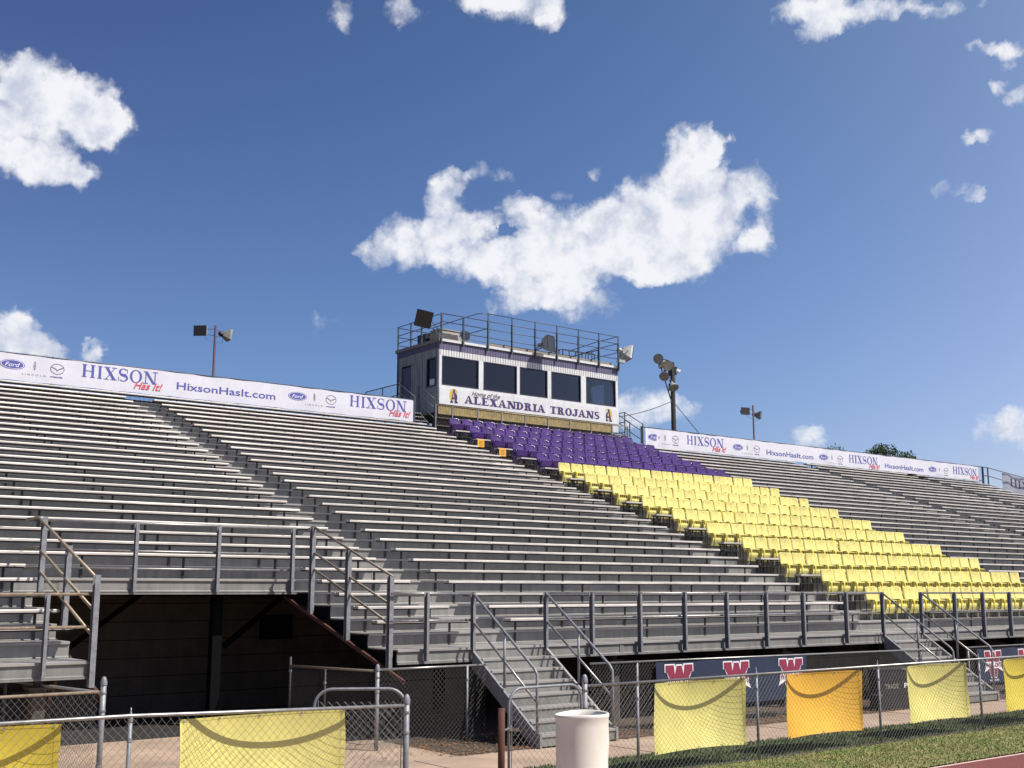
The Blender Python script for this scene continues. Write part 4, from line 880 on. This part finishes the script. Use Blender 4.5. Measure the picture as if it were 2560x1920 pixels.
# ------------------------------------------------------------------ light poles, wires, far tree
def pole_lamp(x, y, zt, r, label, heads, mtl='polered', lean=0):
    g = thing('light_pole', (x, y, 0), label, 'light pole')
    MB().tube([(x+lean, y, 0), (x, y, zt)], r*1.15, 10, r).build('pole', mtl, g, True)
    for hx, dz, d in heads:
        h = bpy.data.objects.new('lamp_head', None); COL.objects.link(h); h.parent = g; h.location = (hx, 0, zt+dz); ORG[h.name] = Vector((x+hx, y, zt+dz))
        D = Vector(d).normalized(); P = Vector((x+hx, y, zt+dz)); R_ = D.cross(Vector((0, 0, 1))).normalized(); U = R_.cross(D); w, hh = .26, .2
        m = MB(); prev = None
        for t, k in ((0, 1), (.08, .98), (.22, .6), (.30, .38)):
            cur = [P-D*t+R_*(w*a*k)+U*(hh*b*k) for a, b in ((-1, -1), (1, -1), (1, 1), (-1, 1))]
            if prev:
                for q in range(4): m.quad(prev[q], prev[(q+1) % 4], cur[(q+1) % 4], cur[q])
            prev = cur
        m.poly(prev[::-1]); m.build('housing', 'beige', h)
        MB().lathe(P-D*.3, [(.09, 0), (.1, .1), (.06, .17), (0, .18)], 10, tuple(-D)).build('ballast', 'frame', h, True)
        m = MB(); m.poly([P+D*.003+R_*(w*a*.97)+U*(hh*b*.97) for a, b in ((-1, -1), (1, -1), (1, 1), (-1, 1))]); m.build('lens', 'lampdark', h)
        m = MB(); m.tube([P-D*.25+Vector((0, 0, .1)), Vector((x, y, P.z+.14))], .012, 6); m.tube([P-D*.25-Vector((0, 0, .1)), Vector((x, y, P.z-.12))], .012, 6); m.tube([P-D*.3-Vector((0, 0, .05)), Vector(((x+P.x)/2, y, P.z-.33)), Vector((x, y, P.z-.36))], .008, 5); m.build('bracket', 'darkrail', h)
pole_lamp(17.86, 42, 12.54, .045, 'slim maroon light pole with two lamps behind the left banner', [(-.62, -.28, (-.7, -.75, -.05)), (.62, -.32, (.9, -.1, -.08))])
pole_lamp(49.25, 42, 12.46, .05, 'slim maroon light pole with two lamps behind the right banner', [(-.62, -.38, (-.25, -.95, -.05)), (.62, -.50, (.75, -.65, -.1))])
o = pole_lamp(64.8, 45, 10.62, .05, 'low pole with dark lamps just showing over the right banner', [(-.5, -.15, (-.7, -.7, 0)), (.45, .0, (.8, -.3, .1))])
def big_pole():
    x, y, zt = 43.0, 42.0, 14.12
    g = thing('stadium_light_pole', (x, y, 0), 'thick black wooden pole with round stadium lamps right of the press box', 'light pole')
    MB().tube([(x+.05, y, 0), (x, y, zt)], .16, 14, .115).build('pole', 'poletar', g, True)
    a, b = Vector((x-1.3, y-.26, zt+.06)), Vector((x+.65, y+.13, zt-.42))
    MB().bar(a, b, .09, .10).build('crossarm', 'trim', g)
    m = MB(); m.bar(a+Vector((.1, .05, -.05)), (x, y, zt-2.35), .05, .05); m.bar((x+.6, y+.3, zt-.5), (x+.1, y, zt-1.4), .015, .015); m.build('brace', 'darkrail', g)
    m = MB().box(x-.22, x-.12, y-.2, y+.1, zt-.75, zt-.25); m.box(x+.12, x+.26, y-.1, y+.12, zt-.6, zt-.22); m.box(x-.85, x-.5, y-.28, y-.1, zt-.22, zt+.02); m.box(x-.25, x-.13, y-.18, y+.05, zt-1.5, zt-1.15); m.build('ballast_box', 'black', g)
    for hx, hy, hz, d in ((-1.30, -.30, -.02, (-.80, -.50, -.38)), (-.98, -.30, -.30, (.15, -.75, -.95)), (-.62, -.35, -.32, (-.3, -.8, -.5)), (-.85, -.25, -.88, (-.60, -.50, -.62)), (.36, .0, -.55, (.55, -.3, -.75)), (-.22, -.3, -1.42, (-.2, -.6, -.8))):
        P = Vector((x+hx, y+hy, zt+hz)); D = Vector(d).normalized()
        h = MB().lathe(P-D*.34, [(.07, -.10), (.09, 0), (.14, .10), (.235, .26), (.27, .34)], 18, tuple(D)).build('lamp_shade', 'lampwhite', g, True)
        MB().lathe(P, [(.262, -.006), (0, .0)], 18, tuple(D)).build('lens', 'beige', h, True)
        MB().lathe(P-D*.42, [(.075, -.16), (.085, 0)], 10, tuple(D)).build('socket', 'black', h, True)
        hw = Vector((x, y, zt-.2)) if hz > -.9 else Vector((x, y, zt+hz+.2)); 
        if hz > -.9: t = max(0, min(1, (hx+1.3)/1.95)); hw = a+(b-a)*t
        MB().tube([P-D*.4, hw], .02, 6).build('lamp_arm', 'darkrail', h)
big_pole()
def cable(a, b, sag, label, r=.018):
    a = Vector(a); b = Vector(b); m = MB(); m.tube([a+(b-a)*t-Vector((0, 0, sag*4*t*(1-t))) for t in [i/14 for i in range(15)]], r, 5); tag(m.build('overhead_wire', 'black', None, True), label, 'wire')
cable((42.9, 42, 12.05), (36.2, 40.9, 10.42), .25, 'wire running from the black pole down to the press box landing')
cable((43.1, 42, 11.98), (51.6, 46, 9.6), .10, 'wire sloping down from the black pole behind the right banner')
def tree(x, y, h, cr, label, seed):
    g = thing('tree', (x, y, 0), label, 'tree', 'trees beyond the stand'); rnd = random.Random(seed)
    m = MB().tube([(x, y, 0), (x+.2, y, h*.5), (x, y, h*.93)], .28, 10, .07)
    cl = []
    for i in range(26):
        a = rnd.random()*6.28; rr = cr*math.sqrt(rnd.random()); z = h-1.1+rnd.random()*1.6-rr*.28*rnd.random()-2.2*(rnd.random()**2); c = Vector((x+rr*math.cos(a), y+rr*math.sin(a), z)); cl.append(c)
        m.tube([(x, y, z-1.4), tuple(c)], .06, 5, .02)
    m.build('trunk', 'bark', g)
    m = MB()
    for c in cl:
        s = .55+.45*rnd.random()
        for _ in range(420):
            v = Vector((rnd.gauss(0, 1), rnd.gauss(0, 1), rnd.gauss(0, .6))); v = v.normalized()*(rnd.random()**.4)*s; p = c+v
            a = Vector((rnd.gauss(0, 1), rnd.gauss(0, 1), rnd.gauss(0, 1))).normalized()*.11; b = a.cross(Vector((rnd.gauss(0, 1), rnd.gauss(0, 1), rnd.gauss(0, 1)))).normalized()*.05
            m.quad(p-a, p-b, p+a, p+b)
    m.build('crown', 'foliage', g)
tree(77.6, 53.0, 12.75, 2.2, 'dark green treetop just showing over the right banner', 5)
tree(75.0, 55.3, 12.35, 1.3, 'lower tip of a tree left of the bigger treetop', 9)
# ------------------------------------------------------------------ benches
BH = .448
def bench_proto(Ln, label, cat='bench'):
    """origin: left end, front edge, on the tread below"""
    g = thing('bench', (0, 0, 0), label, cat)
    m = MB(); t = .045
    prof = [(.235, BH-t), (.235, BH), (.17, BH), (.168, BH-.003), (.12, BH-.003), (.118, BH), (.012, BH), (.003, BH-.004), (0, BH-.012), (0, BH-t), (.012, BH-t), (.012, BH-.012), (.225, BH-.012), (.225, BH-t)]
    x = 0; J = 5.45; j = (2.9 if Ln > 4 else 99)
    m.prism(prof, 0, Ln)
    while j < Ln-.5: m.prism([(.236, BH-t-.002), (.236, BH+.003), (-.003, BH+.003), (-.003, BH-t-.002)], j, j+.05); j += J
    m.build('seat_plank', 'plank', g)
    m = MB()
    for x in (0, Ln-.004): m.box(x-.001, x+.005, .001, .234, BH-t-.001, BH-.013)
    m.build('end_cap', 'plank', g)
    MB().box(.02, Ln-.02, .0125, .224, BH-t-.022, BH-t+.028).build('underside', 'under', g)  # dark box added below the plank, its colour painting the shade
    n = max(2, round((Ln-.5)/1.83)+1)
    for i in range(n):
        x = .28+(Ln-.56)*i/(n-1)
        m = MB(); m.box(x-.022, x+.022, .222, .232, .0, BH-t-.003); m.box(x-.022, x+.022, .02, .222, BH-t-.010, BH-t-.003)
        m.prism([(.205, BH-t-.05), (.222, BH-t-.05), (.222, BH-t-.011), (.13, BH-t-.011)], x-.021, x-.016)
        m.build('bracket', 'bracket', g)
    return g
BLK = {}
def row_of(x0, x1, ks, phrase, grp):
    Ln = round(x1-x0, 3)
    for k in ks:
        loc = (x0, RY(k)-.246, TZ(k)+.001); lab = 'grey bench, %s row up, %s' % (ORD[k], phrase)
        if Ln not in BLK: o = bench_proto(Ln, lab); o.location = loc; BLK[Ln] = o; KIDS[o.name] = list(o.children)
        else:
            o = copy_tree(BLK[Ln], loc); o['label'] = lab
        o['group'] = grp
        o.location = (loc[0]+random.uniform(-.012, .012), loc[1]+random.uniform(-.006, .006), loc[2]+random.uniform(-.002, .002)); o.rotation_euler = (random.uniform(-.006, .006), 0, random.uniform(-.0006, .0006))
row_of(XS+.1, 5.38, range(0, 5), 'left of the tunnel', 'benches left of the tunnel')
row_of(10.42, 12.33, range(0, 5), 'short, between tunnel railing and aisle', 'short benches right of the tunnel')
row_of(XS+.1, 12.33, range(5, 29), 'left block above the tunnel', 'benches of the left block')
row_of(13.24, 24.0, range(0, 29), 'middle block left of the coloured seats', 'benches of the middle block')
row_of(XS+.1, 24.0, [29], 'unbroken under the left white banner', 'top row benches')
row_of(24.9, 34.95, range(2, 30, 2), 'between the coloured seat rows', 'benches among the coloured seats')
row_of(26.6, 34.95, [0], 'below the lowest yellow seats', 'benches among the coloured seats')
row_of(35.12, 45.62, range(0, 30), 'block just right of the coloured seats', 'benches right of the coloured seats')
row_of(46.45, 54.9, range(0, 30), 'second block right of the coloured seats', 'benches of the second right block')
row_of(55.78, 61.95, range(0, 30), 'far right end block', 'benches of the far right block')
# dark step framing in the aisle left of the coloured seats
g = thing('aisle_frame', (24.5, 17.5, 1.4), 'black step frames in the aisle left of the coloured seats', 'steps')
for k in range(2, 30, 2):
    m = MB()
    y, z = RY(k)-.20, TZ(k)
    for x in (24.95, 25.22, 25.62): m.box(x, x+.022, y, y+.022, z, z+BH-.06); m.box(x, x+.022, y+.15, y+.172, z, z+BH-.06)
    m.box(24.95, 25.64, y+.002, y+.02, z+.20, z+.225); m.box(24.95, 25.64, y+.152, y+.17, z+.20, z+.225); m.box(24.92, 25.66, y-.03, y+.19, z+.02, z+.035)
    m.build('step_frame', 'bracket', g)
# two paper notices
for k, w in ((26, 'upper'), (24, 'lower')):
    x = 24.93; y = RY(k)-.246-.012; z = TZ(k)+BH
    o = MB().box(x, x+.30, y-.004, y, z-.30, z-.01).build('paper_notice', 'signpaper'); tag(o, '%s orange paper notice taped to a bench end beside the purple seats' % w, 'notice')
    m = MB()
    for q in range(4): m.box(x+.05, x+.25-.03*(q % 2), y-.006, y-.0045, z-.09-.05*q, z-.075-.05*q)
    m.build('printed_lines', 'rust', o)
# ------------------------------------------------------------------ coloured seats
def seat_yellow(label):
    g = thing('stadium_chair', (0, 0, 0), label, 'stadium seat'); w = .258
    # back shell: rounded top, slight recline
    m = MB(); zs = [.40, .46, .57, .69, .765, .80, .815]; ws = [w-.012, w, w, w-.001, w-.006, w-.02, w-.05]; ys = [-.15, -.135, -.10, -.078, -.070, -.068, -.070]
    for t in (0, .028):
        for z, ww, y in zip(zs, ws, ys):
            for q in range(7): u = q/6*2-1; m.v.append((ww*u, y+t-.018*(1-u*u)*(-1), z))
    R_, C_ = len(zs), 7
    for j in range(R_-1):
        for i in range(C_-1):
            a = j*C_+i; m.f.append((a, a+1, a+C_+1, a+C_)); b = a+R_*C_; m.f.append((b+1, b, b+C_, b+C_+1))
    for i in range(C_-1): a = (R_-1)*C_+i; b = a+R_*C_; m.f.append((a, a+1, b+1, b)); a = i; b = a+R_*C_; m.f.append((a+1, a, b, b+1))
    for j in range(R_-1):
        for i in (0, C_-1): a = j*C_+i; b = a+R_*C_; m.f.append((a, a+C_, b+C_, b) if i == 0 else (a+C_, a, b, b+C_))
    bk = m.build('backrest', 'yellow', g, True)
    MB().box(-.022, .022, -.0755, -.0735, .745, .755).build('number_plate', 'black', bk)
    # tipped-up pan
    m = MB(); m.prism([(-.17, .475), (-.215, .47), (-.262, .33), (-.25, .27), (-.20, .155), (-.165, .155), (-.21, .30)], -.205, .205)
    m.prism([(-.14, .500), (-.290, .492), (-.290, .468), (-.14, .480)], -.225, .225)
    for x in (-.213, .205): m.prism([(-.288, .467), (-.272, .30), (-.25, .25), (-.215, .467)], x, x+.008)
    for x in (-.14, -.05, .05, .14): m.prism([(-.284, .466), (-.262, .39), (-.22, .39), (-.215, .466)], x-.006, x+.006)
    m.build('seat_pan', 'yellow', g)
    arm(g, -.27); return g
def arm(g, x, cap=True, col='black', pad='armpad'):
    MB().tube([(x, -.10, .02), (x, -.12, .44), (x, -.16, .50), (x, -.33, .50), (x, -.385, .46), (x, -.39, .30), (x, -.36, .10), (x, -.30, .02)], .010, 6).build('arm_frame', col, g, True)
    if cap: MB().prism([(-.41, .31), (-.415, .46), (-.37, .517), (-.36, .50), (-.39, .45), (-.39, .31)], x-.026, x+.026).build('arm_cap', pad, g)
def seat_purple(label):
    g = thing('stadium_chair', (0, 0, 0), label, 'stadium seat'); w = .25
    m = MB(); zs = [.36, .46, .60, .72, .775, .80]; ws = [w-.03, w-.01, w, w, w-.015, w-.06]; ys = [-.17, -.14, -.105, -.075, -.065, -.068]
    for t in (0, .03):
        for j, (z, ww, y) in enumerate(zip(zs, ws, ys)):
            for q in range(9): u = q/8*2-1; m.v.append((ww*u, y+t+.045*(1-u*u), z+(.012*(1-u*u) if j > 3 else 0)))
    R_, C_ = len(zs), 9
    for j in range(R_-1):
        for i in range(C_-1):
            a = j*C_+i; m.f.append((a, a+1, a+C_+1, a+C_)); b = a+R_*C_; m.f.append((b+1, b, b+C_, b+C_+1))
    for i in range(C_-1): a = (R_-1)*C_+i; b = a+R_*C_; m.f.append((a, a+1, b+1, b)); a = i; b = a+R_*C_; m.f.append((a+1, a, b, b+1))
    for j in range(R_-1):
        for i in (0, C_-1): a = j*C_+i; b = a+R_*C_; m.f.append((a, a+C_, b+C_, b) if i == 0 else (a+C_, a, b, b+C_))
    m.build('backrest', 'purple', g, True)
    m = MB(); m.prism([(-.13, .53), (-.33, .56), (-.365, .535), (-.32, .36), (-.22, .19), (-.18, .17), (-.26, .36), (-.29, .505), (-.14, .50)], -.235, .235)
    for x in (-.240, .232): m.prism([(-.37, .54), (-.33, .34), (-.23, .19), (-.22, .19), (-.30, .36), (-.34, .54)], x, x+.008)
    m.build('seat_pan', 'purple', g)
    x = -.285
    MB().tube([(x, -.10, .02), (x, -.13, .30), (x, -.12, .50), (x, -.20, .565), (x, -.36, .55), (x, -.33, .42), (x, -.26, .22), (x, -.24, .02)], .014, 6).build('arm_frame', 'purple', g, True)
    return g
py = seat_yellow(''); pp = seat_purple(''); KIDS[py.name] = list(py.children); KIDS[pp.name] = list(pp.children)
first = {id(py): True, id(pp): True}
for j in range(15):
    k = 2*j+1; yel = j < 10; n = 18 if yel else 17; pitch = (34.80-25.04)/n if yel else (34.85-25.12)/n
    for i in range(n):
        x = (25.04 if yel else 25.12)+pitch*(i+.5); loc = (x, RY(k)-.02, TZ(k)+.001); proto = py if yel else pp
        if first[id(proto)]: o = proto; o.location = loc; ORG[o.name] = Vector(loc); first[id(proto)] = False
        else: o = copy_tree(proto, loc)
        rr = ('%s yellow row up' % ORD[j]) if yel else ('%s purple row up' % ORD[j-10])
        o['label'] = '%s folded stadium seat, %s from the left in the %s' % ('yellow' if yel else 'purple', ORD[i], rr)
        o['group'] = 'yellow stadium seats' if yel else 'purple stadium seats'
        if i == n-1:
            keep = ORG.get(o.name); ORG[o.name] = Vector((0, 0, 0)); arm(o, .27, False, 'black' if yel else 'purple'); ORG[o.name] = keep
        o.rotation_euler = (random.uniform(-.035, .03), random.uniform(-.012, .012), random.uniform(-.02, .02))
        if not yel and i < 5:
            ORG[o.name] = Vector((0, 0, 0)); MB().lathe((.17, -.072, .755), [(.023, .0), (.018, .006), (0, .008)], 10, (0, -1, .2)).build('painted_glint', 'inkwhite', o, True)  # white disc stands in for a glint on the chair back
bpy.context.view_layer.update()
